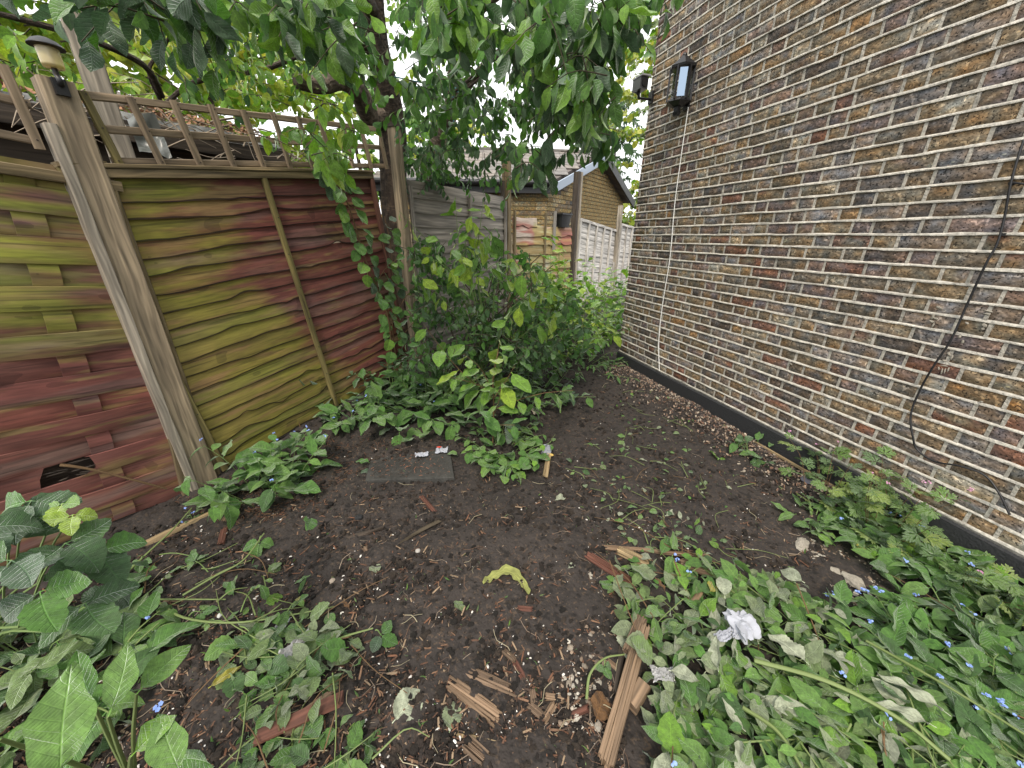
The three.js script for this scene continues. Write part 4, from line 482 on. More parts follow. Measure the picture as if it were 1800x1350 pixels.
{ // climber up the red half of the panel
  const t = thing('climbing_plum', 'leafy shoots climbing the red half of the lap panel to the trellis', 'climber', G(705, 655)), L = [], tw = [], off = 0.1, fp = FA.clone().addScaledVector(FD, 1), Q = (x, y, o = off) => onPlane(x, y, fp, FN, o);
  const st = [[690, 640, 0.12], [683, 560, 0.14], [665, 510, 0.16], [640, 450, 0.16], [622, 390, 0.17], [600, 330, 0.2], [575, 290, 0.2], [560, 240, 0.22]].map((q) => Q(...q)); tw.push(tube(st, 0.009, 0.004, 5, 24)); const s2 = [[700, 650], [690, 580], [690, 500], [688, 440], [676, 380]].map((q) => Q(q[0], q[1], 0.08)); tw.push(tube(s2, 0.007, 0.003, 5, 20));
  const c = new THREE.CatmullRomCurve3(st), c2 = new THREE.CatmullRomCurve3(s2); for (let i = 0; i < 46; i++) { const v = i / 46, p = c.getPoint(0.05 + 0.95 * v), a = rnd3().multiplyScalar(0.5).addScaledVector(FN, 0.45).addScaledVector(FD, i % 2 ? 0.9 : -0.9).add(V(0, -0.45, 0)).normalize(); const e = p.clone().addScaledVector(a, 0.05); L.push({ k: R() < 0.3 ? 'plum' : 'round', m: pick(['mid', 'mid2', 'alk', 'dk2', 'br']), p: e, d: a.clone().add(V(0, -0.5, 0)), n: FN.clone().add(V(0, 0.5, 0)).addScaledVector(rnd3(), 0.5), s: rr(0.085, 0.13) }); tw.push(tube([p, e], 0.002, 0.002, 3, 2)); }
  for (let i = 0; i < 34; i++) { const p = c2.getPoint(i / 34), a = rnd3().multiplyScalar(0.6).addScaledVector(FN, 0.5).addScaledVector(FD, i % 2 ? 0.9 : -0.7).add(V(0, -0.3, 0)).normalize(); L.push({ k: 'round', m: pick(['mid', 'mid2', 'alk', 'dk2']), p: p.clone().addScaledVector(a, 0.03), d: a, n: FN.clone().add(V(0, 0.6, 0)).addScaledVector(rnd3(), 0.6), s: rr(0.07, 0.115) }); }
  for (const [x0, y0, x1, y1] of [[600, 335, 548, 225], [590, 330, 600, 225], [690, 560, 740, 480], [700, 600, 770, 520], [660, 500, 705, 440], [560, 240, 500, 215]]) shoot(L, tw, Q(x0, y0, 0.15), Q(x1, y1, 0.22), { n: 6, s: 0.11, m: ['br', 'mid2', 'yg', 'mid2'], hang: 0.9 });
  twigs(t, tw, M.redStem, 'stems'); leaves(t, L, 160);
}
{ // young plum in the middle
  const B = G(866, 782); const t = thing('young_plum', 'young plum sapling with two slanting side shoots in the middle of the plot', 'sapling', B), L = [], tw = []; const top = AT(869, 615, 2.35), P = (x, y, d) => AT(x, y, d);
  const dB = B.distanceTo(EYE); tw.push(tube([B, P(868, 720, dB - 0.04), P(867, 660, dB - 0.12), P(876, 618, dB - 0.18)], 0.0065, 0.003, 6, 14)); const sh = (x0, y0, x1, y1, dd, n, s, m, sag = 0.01) => shoot(L, tw, P(x0, y0, dB - 0.08), P(x1, y1, dB + dd), { n, s, m, hang: 0.75, sag, r: 0.004, up: 0.7 });
  sh(866, 700, 745, 570, -0.05, 7, 0.17, ['br', 'yg', 'br', 'mid2'], 0); sh(862, 705, 830, 650, -0.1, 4, 0.185, ['br', 'mid2']); sh(866, 720, 1008, 686, -0.1, 8, 0.13, ['br', 'mid2', 'yg'], 0); sh(868, 665, 878, 600, -0.16, 9, 0.165, ['yg', 'br', 'yg']); sh(867, 690, 815, 620, -0.2, 6, 0.16, ['br', 'yg', 'br']); sh(868, 730, 880, 670, -0.3, 6, 0.15, ['br', 'mid2', 'br']); sh(868, 700, 905, 640, -0.2, 5, 0.175, ['br', 'yg']); sh(866, 740, 840, 720, -0.3, 5, 0.15, ['alk', 'mid2', 'mid']); sh(866, 750, 905, 745, -0.25, 6, 0.145, ['alk', 'mid', 'dk2']); sh(868, 690, 790, 660, -0.25, 5, 0.15, ['br', 'mid2']); void top;
  twigs(t, tw, M.redStem, 'stems'); leaves(t, L, 80);
}
{ const B = G(528, 752); const t = thing('wilting_sapling', 'spindly wilted sapling in front of the green half of the lap panel', 'sapling', B), L = [], tw = []; const d = B.distanceTo(EYE); tw.push(tube([B, AT(508, 670, d - 0.05), AT(490, 610, d - 0.1), AT(478, 596, d - 0.1)], 0.004, 0.002, 5, 12)); shoot(L, tw, AT(500, 640, d - 0.07), AT(470, 592, d - 0.12), { n: 9, s: 0.055, m: ['yg', 'br', 'mid2'], hang: 0.8, r: 0.002 }); shoot(L, tw, AT(508, 668, d - 0.05), AT(545, 660, d - 0.1), { n: 3, s: 0.09, m: ['dk2', 'alk3'], hang: 0.6, r: 0.002 }); shoot(L, tw, AT(506, 664, d - 0.05), AT(475, 662, d - 0.1), { n: 4, s: 0.08, m: ['dk2', 'alk3'], hang: 0.6, r: 0.002 }); twigs(t, tw, M.redStem, 'stems'); leaves(t, L, 40); }
const ALK = ['alk', 'alk', 'alk2', 'mid2', 'alk3'];
clump('alkanet', 'clump of green alkanet with blue flowers at the foot of the broad timber post', 'wildflower', G(478, 858), { stems: 15, h: 0.32, spread: 0.32, s: 0.13, m: ALK, fl: 0.5, basal: 18, per: 7 });
clump('alkanet', 'small clump of green alkanet by the fence foot, under the middle batten', 'wildflower', G(607, 742), { stems: 7, h: 0.14, spread: 0.22, s: 0.115, m: ALK, fl: 0.3, basal: 12, per: 5 });
clump('alkanet', 'broad patch of green alkanet behind the dark paving slab', 'wildflower', G(745, 722), { stems: 26, h: 0.3, spread: 0.46, s: 0.135, m: ALK, fl: 0.15, basal: 50, per: 6, most: 170 });
clump('ground_weed', 'low weeds around the foot of the young plum sapling', 'weed', G(880, 795), { stems: 24, h: 0.14, spread: 0.36, s: 0.07, m: ['mid2', 'br', 'alk', 'alk2'], basal: 40, per: 6, k: 'bram' });
clump('ground_weed', 'mixed weeds between the young plum and the dark shrub', 'weed', G(925, 705), { stems: 34, h: 0.34, spread: 0.5, s: 0.1, m: ['alk3', 'dk2', 'alk', 'mid', 'mid2'], basal: 40, per: 7, k: 'alk', most: 100 });
clump('ground_weed', 'flattened grey-green weeds lying toward the house wall, past the shrub', 'weed', G(1020, 640), { stems: 26, h: 0.1, spread: 0.6, s: 0.08, m: ['alk3', 'wilt', 'alk', 'mid'], basal: 60, per: 7, k: 'lance', most: 60 });
clump('ground_weed', 'low dark weeds at the foot of the climbing shoots', 'weed', G(690, 690), { stems: 18, h: 0.32, spread: 0.36, s: 0.1, m: ['alk3', 'mid', 'alk'], basal: 20, per: 7, most: 60 });
// sunlit growth behind the end of the house wall
clump('tall_weed', 'tall bright green weed standing before the white boarded panel', 'weed', V(2.1, gh(2.1, -4.7), -4.7), { stems: 7, h: 1.25, spread: 0.2, s: 0.17, m: ['yg', 'br', 'br'], per: 11, basal: 0, r: 0.006, most: 70 });
clump('tall_weed', 'sunlit weeds massed at the end of the house wall', 'weed', V(2.65, 0.1, -4.75), { stems: 46, h: 1.0, spread: 0.8, s: 0.14, m: ['yg', 'br', 'br', 'mid2'], per: 11, basal: 10, r: 0.005, most: 110 });
clump('tall_weed', 'shaded bushy weeds between the dark shrub and the house wall', 'weed', V(1.7, 0.1, -4.2), { stems: 44, h: 0.75, spread: 0.8, s: 0.12, m: ['br', 'yg', 'mid2', 'br'], per: 11, basal: 10, r: 0.005, most: 110 });
clump('tall_weed', 'far weeds below the red wavy panel', 'weed', V(2.5, 0.1, -5.7), { stems: 36, h: 0.85, spread: 1.1, s: 0.14, m: ['br', 'yg', 'mid2'], per: 11, basal: 0, r: 0.005, most: 60 });
// herb robert against the wall
const HR = { k: 'herb', m: ['br', 'br', 'mid2', 'yg'], s: 0.072, sm: M.redStem, flm: FM.pink, fs: 0.005, r: 0.002, hang: 0.1 };
clump('herb_robert', 'lacy herb robert with tiny pink flowers against the black strip of the house wall', 'wildflower', V(2.42, gh(2.42, -1.15), -1.18), { ...HR, stems: 10, h: 0.34, spread: 0.24, fl: 0.4, basal: 5, per: 6 });
clump('herb_robert', 'lacy herb robert where the black cable meets the wall foot', 'wildflower', V(2.42, gh(2.42, -0.95), -0.88), { ...HR, stems: 11, h: 0.42, spread: 0.2, fl: 0.4, basal: 5, per: 6 });
clump('herb_robert', 'low spreading herb robert at the wall foot beyond the cable end', 'wildflower', V(2.4, 0.05, -0.62), { ...HR, stems: 14, h: 0.16, spread: 0.34, fl: 0.2, basal: 12, per: 6 });
// green alkanet along the right
clump('alkanet', 'leafy green alkanet in front of the herb robert, with blue flowers', 'wildflower', G(1565, 955), { stems: 16, h: 0.13, spread: 0.28, s: 0.11, m: ALK, fl: 0.6, basal: 20, per: 6 });
clump('alkanet', 'trampled green alkanet with long pale stems near the wall foot', 'wildflower', G(1680, 985), { stems: 22, h: 0.13, spread: 0.42, s: 0.1, m: ALK, fl: 0.6, basal: 26, per: 7, lean: V(0.12, 0, 0.08), sm: M.cane, r: 0.006 });
clump('alkanet', 'green alkanet beside the black ridged wheel', 'wildflower', G(1720, 1110), { stems: 24, h: 0.13, spread: 0.36, s: 0.095, m: ALK, fl: 0.45, basal: 26, per: 7 });
clump('alkanet', 'green alkanet with several blue flower heads below the bare gravelly soil', 'wildflower', G(1640, 1215), { stems: 22, h: 0.12, spread: 0.34, s: 0.095, m: ALK, fl: 0.4, basal: 26, per: 7 });
clump('alkanet', 'green alkanet in the lower corner, in front of the ridged wheel', 'wildflower', G(1765, 1260), { stems: 22, h: 0.12, spread: 0.34, s: 0.095, m: ALK, fl: 0.4, basal: 26, per: 7 });
clump('alkanet', 'small alkanet seedlings against the black strip', 'wildflower', G(1330, 800), { stems: 5, h: 0.1, spread: 0.16, s: 0.08, m: ALK, basal: 8, per: 4 });
clump('alkanet', 'young bright alkanet at the edge of the bare soil and gravel', 'wildflower', G(1430, 920), { stems: 8, h: 0.12, spread: 0.16, s: 0.07, m: ['br', 'mid2', 'alk2'], basal: 10, per: 5 });

// brambles and broad leaves at the near left
function trifoliate(L, tw, a, p, out, s, m, up = V(0, 1, 0)) { tw.push(tube([a, a.clone().lerp(p, 0.5).add(V(0, 0.015, 0)), p], 0.003, 0.002, 4, 5)); const o = out.clone().normalize(), side = o.clone().cross(up).normalize(); for (const [f, q, z] of [[1, 0, 1.1], [0.15, 1, 0.95], [0.15, -1, 0.95]]) L.push({ k: 'bram', m: pick(m), p: p.clone(), d: o.clone().multiplyScalar(f).addScaledVector(side, q).add(V(0, -0.12, 0)), n: up.clone().addScaledVector(o, 0.2).addScaledVector(rnd3(), 0.2), s: s * z * 0.9 }); }
{
  const B = G(40, 1120), t = thing('bramble', 'bramble with big three-part dark leaves and a bright yellow-green tip, near the woven panel', 'bramble', B), L = [], tw = []; const A = (x, y, d) => AT(x, y, d);
  const root = G(-20, 1150); for (const [x, y, d, s, m] of [[55, 880, 1.55, 0.1, ['dk', 'mid']], [115, 955, 1.45, 0.1, ['mid', 'dk', 'alk3']], [110, 885, 1.5, 0.055, ['yg', 'br']], [128, 905, 1.46, 0.05, ['yg', 'yel']], [20, 985, 1.4, 0.1, ['dk', 'dk2', 'alk3']], [175, 970, 1.5, 0.1, ['dk', 'mid']], [150, 1060, 1.45, 0.1, ['dk', 'alk3']], [30, 905, 1.6, 0.1, ['dk', 'mid']], [70, 1040, 1.4, 0.09, ['alk', 'dk2']], [-30, 930, 1.5, 0.1, ['dk', 'dk2']], [200, 1045, 1.52, 0.08, ['dk', 'alk3']]]) { const p = A(x, y, d); p.y = Math.max(p.y, gh(p.x, p.z) + 0.1); const a = p.clone().lerp(root, 0.35).add(V(0, -0.02, 0)); tw.push(tube([root, root.clone().lerp(a, 0.5).add(V(0, 0.06, 0)), a], 0.005, 0.003, 5, 6)); trifoliate(L, tw, a, p, V(rr(-0.3, 0.6), -0.15, rr(0.2, 0.9)), s, m, V(rr(-0.2, 0.2), 1, rr(0.1, 0.5))); }
  twigs(t, tw, M.stem, 'stems'); leaves(t, L, 80);
  clump('alkanet', 'alkanet leaves under the bramble at the frame edge', 'wildflower', G(60, 1150), { stems: 12, h: 0.2, spread: 0.26, s: 0.11, m: ['alk3', 'alk', 'wilt'], basal: 16, per: 5, hang: 0.5 });
}
{
  const B = G(240, 1390), t = thing('alkanet', 'alkanet with two very large pale green leaves close to the camera', 'wildflower', B), L = [], tw = []; const put = (x, y, d, dx, dy, dz, s, m, n = V(0, 0.75, 0.8)) => { const p = AT(x, y, d); L.push({ k: 'alk', m, p, d: V(dx, dy, dz), n: n.clone().addScaledVector(rnd3(), 0.15), s }); tw.push(tube([B, B.clone().lerp(p, 0.6).add(V(0, 0.02, 0)), p], 0.006, 0.003, 5, 6)); };
  put(105, 1375, 1.02, -0.02, 0.9, -0.55, 0.135, 'alk2', V(0.1, 0.5, 0.8)); put(320, 1365, 1.06, -0.35, 0.65, -0.5, 0.1, 'alk2', V(0.05, 0.6, 0.8)); put(230, 1330, 1.1, 0.5, 0.3, -0.3, 0.075, 'br', V(-0.2, 0.8, 0.6)); put(20, 1375, 1.05, -0.4, 0.35, -0.2, 0.12, 'yel'); put(190, 1260, 1.25, 0.1, 0.4, -0.6, 0.11, 'alk2'); put(165, 1240, 1.28, -0.4, 0.5, -0.5, 0.1, 'alk'); put(240, 1220, 1.3, 0.6, 0.4, -0.5, 0.1, 'alk2'); put(300, 1340, 1.15, 0.7, 0.1, 0.1, 0.08, 'alk'); put(0, 1300, 1.15, -0.5, 0.3, -0.3, 0.12, 'alk3');
  twigs(t, tw, M.cane, 'stems'); leaves(t, L, 40); for (const [x, y, d] of [[275, 1245, 1.22], [195, 1225, 1.3], [215, 1200, 1.32]]) flowers(t, AT(x, y, d), 4, 0.005);
  clump('alkanet', 'broad alkanet leaves flopped over, behind the two very large ones', 'wildflower', G(120, 1225), { stems: 12, h: 0.12, spread: 0.26, s: 0.13, m: ['alk', 'alk2', 'alk3', 'wilt'], basal: 14, per: 4, hang: 0.4, fl: 0.2, sm: M.cane, r: 0.005 });
}

// ================================================================ CUT WEEDS, WOOD, LITTER
function spread(name, label, cat, poly, n, o) { // pulled-up leaves and stems lying over one another
  const { s = [0.05, 0.11], m, hump = 0.05, k = ['alk', 'bram'], stems = 20, most = 200, sm = M.cane, sl = [0.2, 0.5], fl = 0, r = 0.0026 } = o, c = inside(poly), t = thing(name, label, cat, G(c[0], c[1])), L = [], tw = [];
  const cx = poly.reduce((a, q) => a + q[0], 0) / poly.length, cy = poly.reduce((a, q) => a + q[1], 0) / poly.length, ext = Math.max(...poly.map((q) => Math.hypot(q[0] - cx, q[1] - cy)));
  const kk = 'alk'; for (let i = 0; i < n; i++) { const q = inside(poly), p = G(q[0], q[1]), f = 1 - Math.pow(Math.hypot(q[0] - cx, q[1] - cy) / ext, 2); p.y += rr(0.008, 0.02) + hump * f * R(); const d = V(rr(-1, 1), rr(-0.4, 0.55), rr(-1, 1)); L.push({ k: i < most ? pick(k) : kk, m: pick(m), p, d, n: V(0, 1, 0).addScaledVector(rnd3(), 0.85), s: lerp(s[0], s[1], Math.pow(R(), 1.4)) }); }
  for (let i = 0; i < stems; i++) { const q = inside(poly), p = G(q[0], q[1]); const a = rr(0, 6.28), l = rr(sl[0], sl[1]); p.y += 0.02 + hump * rr(0.3, 1); const e = p.clone().add(V(Math.cos(a) * l, 0, Math.sin(a) * l)); e.y = gh(e.x, e.z) + rr(0.01, 0.05); const md = p.clone().lerp(e, 0.5).add(V(rr(-0.04, 0.04), rr(0.0, 0.02), rr(-0.04, 0.04))); const g = local(tube([p, md, e], r * rr(0.7, 1.3), r * 0.5, 5, 7), t); part('stem', g, R() < 0.75 ? sm : M.redStem, t); if (R() < fl) flowers(t, p.clone().add(V(0, 0.03, 0)), 4, 0.0055); }
  leaves(t, L, most); return t;
}
const HM = ['alk', 'alk2', 'wilt', 'pale', 'under', 'mid2', 'pale', 'wilt', 'alk3', 'alk2', 'br'];
spread('cut_weed_heap', 'large heap of pulled-up weeds and bramble leaves, some showing whitish undersides', 'weed heap', [[1065, 1015], [1180, 985], [1290, 1010], [1420, 1050], [1500, 1130], [1580, 1230], [1700, 1300], [1760, 1400], [1160, 1400], [1150, 1220], [1105, 1100]], 1200, { m: HM, hump: 0.11, k: ['alk', 'bram', 'lance', 'bram', 'alk'], stems: 40, most: 300, s: [0.04, 0.115], fl: 0.2, sl: [0.2, 0.6] });
{ const a = G(1500, 1165, 0.13), b = G(1790, 1345, 0.12), c = G(1300, 1090, 0.1); void c; solo('bramble_cane', tube([G(1310, 1200, 0.13), G(1440, 1245, 0.14), G(1560, 1310, 0.13), G(1640, 1370, 0.11)], 0.0085, 0.006, 7, 24, 0.08), M.cane, 'long thick green bramble cane lying across the weed heap', 'bramble cane'); solo('bramble_cane', tube([a, a.clone().lerp(b, 0.5).add(V(0, 0.01, 0)), b], 0.005, 0.0035, 6, 14, 0.08), M.cane, 'thinner green cane among the alkanet, past the weed heap', 'bramble cane'); solo('bramble_cane', tube([G(1205, 990, 0.05), G(1260, 1040, 0.07), G(1315, 1095, 0.08)], 0.006, 0.004, 6, 14, 0.08), M.cane, 'short pale green stem sloping down behind the crumpled white paper', 'stem'); solo('bramble_cane', tube([G(1290, 1280, 0.12), G(1350, 1320, 0.11), G(1400, 1390, 0.09)], 0.007, 0.005, 6, 14, 0.08), M.cane, 'pale green stem at the near end of the weed heap', 'stem'); }
spread('cut_weeds', 'thin scatter of wilted weeds along the soil between the sapling and the weed heap', 'cut weeds', [[960, 780], [1080, 760], [1200, 900], [1300, 960], [1330, 1010], [1120, 985], [1060, 900]], 130, { m: HM, hump: 0.015, stems: 30, most: 80, s: [0.025, 0.065], sl: [0.08, 0.3], r: 0.0022 });
spread('cut_weeds', 'sparse wilted stalks on the dark soil near the wall gravel', 'cut weeds', [[1060, 680], [1180, 700], [1300, 840], [1290, 930], [1180, 860], [1090, 770]], 70, { m: HM, hump: 0.012, stems: 26, most: 40, s: [0.025, 0.055], sl: [0.06, 0.22], r: 0.002 });
spread('cut_weeds', 'wilted weeds lying between the broad alkanet leaves and the red painted board', 'cut weeds', [[380, 1130], [520, 1090], [620, 1110], [640, 1170], [560, 1240], [470, 1260], [400, 1220]], 150, { m: ['alk', 'alk2', 'wilt', 'wilt', 'mid2', 'pale', 'alk3'], hump: 0.05, stems: 15, most: 110, s: [0.045, 0.1], sl: [0.15, 0.4] });
spread('cut_weeds', 'weeds along the near edge below the red painted board', 'cut weeds', [[420, 1290], [600, 1260], [660, 1340], [640, 1400], [420, 1400]], 70, { m: ['alk', 'alk2', 'wilt', 'mid2', 'alk3'], hump: 0.03, stems: 14, most: 60, s: [0.04, 0.09], sl: [0.12, 0.3] });
spread('cut_weeds', 'light scatter of leaves around the long fallen bramble stems', 'cut weeds', [[240, 1000], [420, 960], [520, 1020], [560, 1100], [380, 1130], [260, 1100]], 46, { m: ['alk', 'mid2', 'wilt', 'alk3', 'br'], hump: 0.02, stems: 12, most: 46, s: [0.035, 0.075], sl: [0.1, 0.3], r: 0.003 });
spread('cut_weeds', 'matted weeds under the right-hand alkanet clumps', 'cut weeds', [[1560, 900], [1800, 920], [1860, 1400], [1740, 1400], [1720, 1250], [1690, 1130], [1610, 1000]], 520, { m: ALK.concat(['wilt', 'mid2']), hump: 0.05, stems: 44, most: 140, s: [0.045, 0.095], sl: [0.2, 0.5], fl: 0.06 });
{ // fallen bramble shoots at the left
  const mk = (label, pts, leafAt, m) => { const P = pts.map((q) => G(q[0], q[1], q[2] ?? 0.03)); const t = thing('fallen_bramble_shoot', label, 'bramble shoot', P[0].clone()); part('stem', local(tube(P, 0.0055, 0.0028, 6, 20, 0.06), t), M.cane, t); const L = [], tw = []; for (const [x, y, s] of leafAt) { const p = G(x, y, 0.05); let near = P[0]; for (const q of P) if (q.distanceTo(p) < near.distanceTo(p)) near = q; trifoliate(L, tw, near.clone().lerp(p, 0.3), p, p.clone().sub(near).add(V(0.01, 0, 0.01)), s, m, V(rr(-0.3, 0.3), 1, rr(0, 0.6))); } twigs(t, tw, M.stem, 'stalks'); leaves(t, L, 60); return t; };
  mk('long fallen green shoot pointing up to a tuft of blue flowers by the pale lath', [[210, 1040, 0.05], [265, 990, 0.06], [310, 950, 0.07], [345, 912, 0.08]], [[340, 990, 0.04], [255, 1000, 0.05]], ['mid2', 'alk']); { const t = clump('alkanet', 'tuft of blue alkanet flowers at the tip of a fallen shoot', 'wildflower', G(342, 915, 0.03), { stems: 3, h: 0.07, spread: 0.05, s: 0.03, m: ['mid2'], fl: 1, basal: 3, per: 3 }); void t; }
  mk('fallen bramble shoot ending in a dark folded leaf', [[325, 1055, 0.03], [380, 1025, 0.04], [430, 1000, 0.05], [470, 955, 0.07]], [[460, 965, 0.085], [350, 1000, 0.06]], ['mid', 'dk2', 'mid2']);
  mk('straight fallen bramble shoot lying level across the soil', [[170, 1070, 0.05], [280, 1065, 0.04], [400, 1062, 0.03]], [[195, 1060, 0.075], [210, 1075, 0.07]], ['dk2', 'alk3', 'alk']);
  mk('branched fallen shoot with yellowing leaflets', [[285, 1068, 0.03], [330, 1100, 0.05], [420, 1112, 0.06], [500, 1095, 0.04], [590, 1075, 0.03]], [[275, 1130, 0.06], [360, 1090, 0.05], [450, 1050, 0.04], [375, 1110, 0.03], [530, 1070, 0.035], [450, 1130, 0.055]], ['mid2', 'br', 'alk', 'yel', 'mid']);
  mk('drooping cut stem with a dark leaf pair by the soil centre', [[560, 1145, 0.03], [620, 1130, 0.05], [660, 1125, 0.07]], [[672, 1130, 0.07]], ['mid', 'alk', 'dk2']);
  mk('curved cut stem among the wood chips beside the long broken lath', [[1030, 1235, 0.02], [1035, 1200, 0.05], [1060, 1175, 0.06], [1095, 1165, 0.05]], [[1060, 1185, 0.04]], ['mid2', 'alk']);
}
// soil clods, chips and gravel
function scatter(name, label, geo, mat, n, at, sc, cols, kind = 'stuff', flat = true) { const im = new THREE.InstancedMesh(geo, mat, n), q = new THREE.Quaternion(), c = new THREE.Color(); im.name = numbered(name); for (let i = 0; i < n; i++) { const p = at(i), s = sc(); q.setFromEuler(flat ? new THREE.Euler(rr(-0.3, 0.3), rr(0, 6.28), rr(-0.3, 0.3)) : new THREE.Euler(rr(0, 6), rr(0, 6), rr(0, 6))); im.setMatrixAt(i, new THREE.Matrix4().compose(p, q, V(s[0], s[1], s[2]))); const k = pick(cols), j = rr(0.75, 1.25); c.setRGB(k[0] * j, k[1] * j, k[2] * j); im.setColorAt(i, c); } im.castShadow = im.receiveShadow = true; scene.add(im); return tag(im, label, 'ground litter', null, kind); }
const SOILP = [[160, 1000], [420, 850], [640, 780], [800, 740], [1000, 700], [1090, 650], [1300, 760], [1450, 880], [1500, 1000], [1300, 1000], [1080, 1010], [1100, 1400], [0, 1400], [-40, 1100]];
const soilAt = (lift = 0) => () => { for (;;) { const q = inside(SOILP); const p = G(q[0], q[1], lift + rr(-0.003, 0.004)); if (p.z > -6) return p; } };
const wide = (lift) => () => { const p = V(rr(-2.2, 2.5), 0, -Math.pow(R(), 0.8) * 4.6 - 0.2); p.y = gh(p.x, p.z) + lift; return p; };
const clodG = (() => { const g = rock(1, 3, 2), a = g.attributes.position; for (let i = 0; i < a.count; i++) { const k = 0.6 + 0.9 * fbm(a.getX(i) * 2.2 + a.getZ(i) + 9, a.getY(i) * 2.2 + a.getZ(i) * 1.7 + 5, 3, 88); a.setXYZ(i, a.getX(i) * k, a.getY(i) * k, a.getZ(i) * k); } return toCreasedNormals(g, 0.35); })();
scatter('soil_clods', 'small crumbs and clods of dark soil', clodG, std({ roughness: 1, map: T.mortar }), 22000, (i) => (i % 2 ? soilAt(0.002)() : wide(0.002)()), () => { const s = 0.003 + 0.013 * Math.pow(R(), 4); return [s * rr(0.8, 1.3), s * 0.8, s]; }, [[0.03, 0.022, 0.018], [0.022, 0.017, 0.014], [0.042, 0.032, 0.025], [0.05, 0.038, 0.03], [0.016, 0.013, 0.011]], 'stuff', false);
const chipG = plank(1, 0.22, 0.1, { seg: 2, jit: 0.05, ch: 0.03, rag: 0.3 }).translate(-0.5, 0, 0);
scatter('wood_chips', 'reddish-brown wood chips and bark shreds strewn over the soil', chipG, std({ roughness: 0.9, map: T.grain }), 9500, soilAt(0.009), () => { const l = 0.005 + 0.032 * Math.pow(R(), 3); return [l, l * 0.5 + 0.002, l * 0.7 + 0.003]; }, [[0.25, 0.12, 0.07], [0.32, 0.19, 0.12], [0.16, 0.085, 0.055], [0.42, 0.31, 0.21], [0.12, 0.08, 0.06], [0.07, 0.05, 0.04]]);
scatter('wood_chips', 'rusty conifer shreds piled at the foot of the broad timber post', chipG, std({ roughness: 0.9, map: T.grain }), 1500, () => { const q = inside([[300, 880], [420, 830], [600, 740], [690, 780], [560, 900], [420, 940]]); return G(q[0], q[1], 0.008); }, () => { const l = rr(0.006, 0.028); return [l, l * 0.35, l * 0.35]; }, [[0.34, 0.15, 0.08], [0.25, 0.11, 0.06], [0.4, 0.24, 0.13]]);
const pebG = rock(1, 11, 1, 0.6);
scatter('pale_flecks', 'tiny pale flecks of plaster and stone in the soil', pebG, std({ roughness: 0.9 }), 1700, soilAt(0.006), () => { const s = 0.0013 + 0.004 * Math.pow(R(), 4); return [s * 1.3, s, s]; }, [[0.6, 0.57, 0.52], [0.5, 0.47, 0.44], [0.66, 0.64, 0.6]]);
scatter('gravel', 'band of small tan and pinkish gravel along the foot of the house wall', pebG, std({ roughness: 0.85 }), 3000, () => { const z = -3.7 + 3.1 * R(), w = 0.22 + 0.16 * vn(z * 2, 3, 9); const x = 2.56 - Math.abs(rr(-1, 1) * rr(0, 1)) * w * 1.5; return V(x, gh(x, z) + rr(0.004, 0.02), z); }, () => { const s = rr(0.003, 0.01); return [s * 1.2, s, s]; }, [[0.2, 0.14, 0.1], [0.3, 0.22, 0.16], [0.14, 0.11, 0.095], [0.4, 0.34, 0.27], [0.2, 0.115, 0.08], [0.08, 0.065, 0.055], [0.06, 0.045, 0.04]], 'stuff', false);
scatter('plaster_crumbs', 'white crumbs of old plaster on the bare soil beside the alkanet', clodG.clone().scale(1, 0.7, 1), std({ roughness: 0.9, map: T.mortar }), 900, () => { const q = R() < 0.6 ? inside([[1400, 940], [1530, 990], [1650, 1180], [1560, 1160], [1470, 1060]]) : R() < 0.5 ? inside([[1530, 1110], [1660, 1150], [1620, 1190], [1540, 1150]]) : inside([[1000, 1100], [1090, 1100], [1060, 1300], [960, 1280]]); return G(q[0], q[1], 0.008); }, () => { const s = 0.0018 + 0.0075 * Math.pow(R(), 3); return [s * 1.5, s * 0.7, s]; }, [[0.6, 0.54, 0.48], [0.66, 0.63, 0.58], [0.42, 0.32, 0.25], [0.4, 0.35, 0.3]]);
scatter('rootlets', 'fine dead roots and twigs on the soil', tube([V(-0.5, 0, 0), V(-0.15, 0.03, 0.08), V(0.2, 0.02, -0.06), V(0.5, 0, 0.05)], 0.012, 0.008, 4, 6), std({ roughness: 0.9 }), 380, soilAt(0.01), () => { const l = rr(0.03, 0.15); return [l, l, l]; }, [[0.2, 0.15, 0.11], [0.3, 0.24, 0.18], [0.12, 0.07, 0.045], [0.34, 0.3, 0.2]]);
scatter('grass_wisps', 'small wilted blades and seedlings on the soil', LG.lance.low, LI, 700, soilAt(0.006), () => { const s = rr(0.012, 0.035); return [s * 0.7, s, s]; }, [LC.wilt, LC.mid2, LC.alk, LC.br], 'stuff', false);

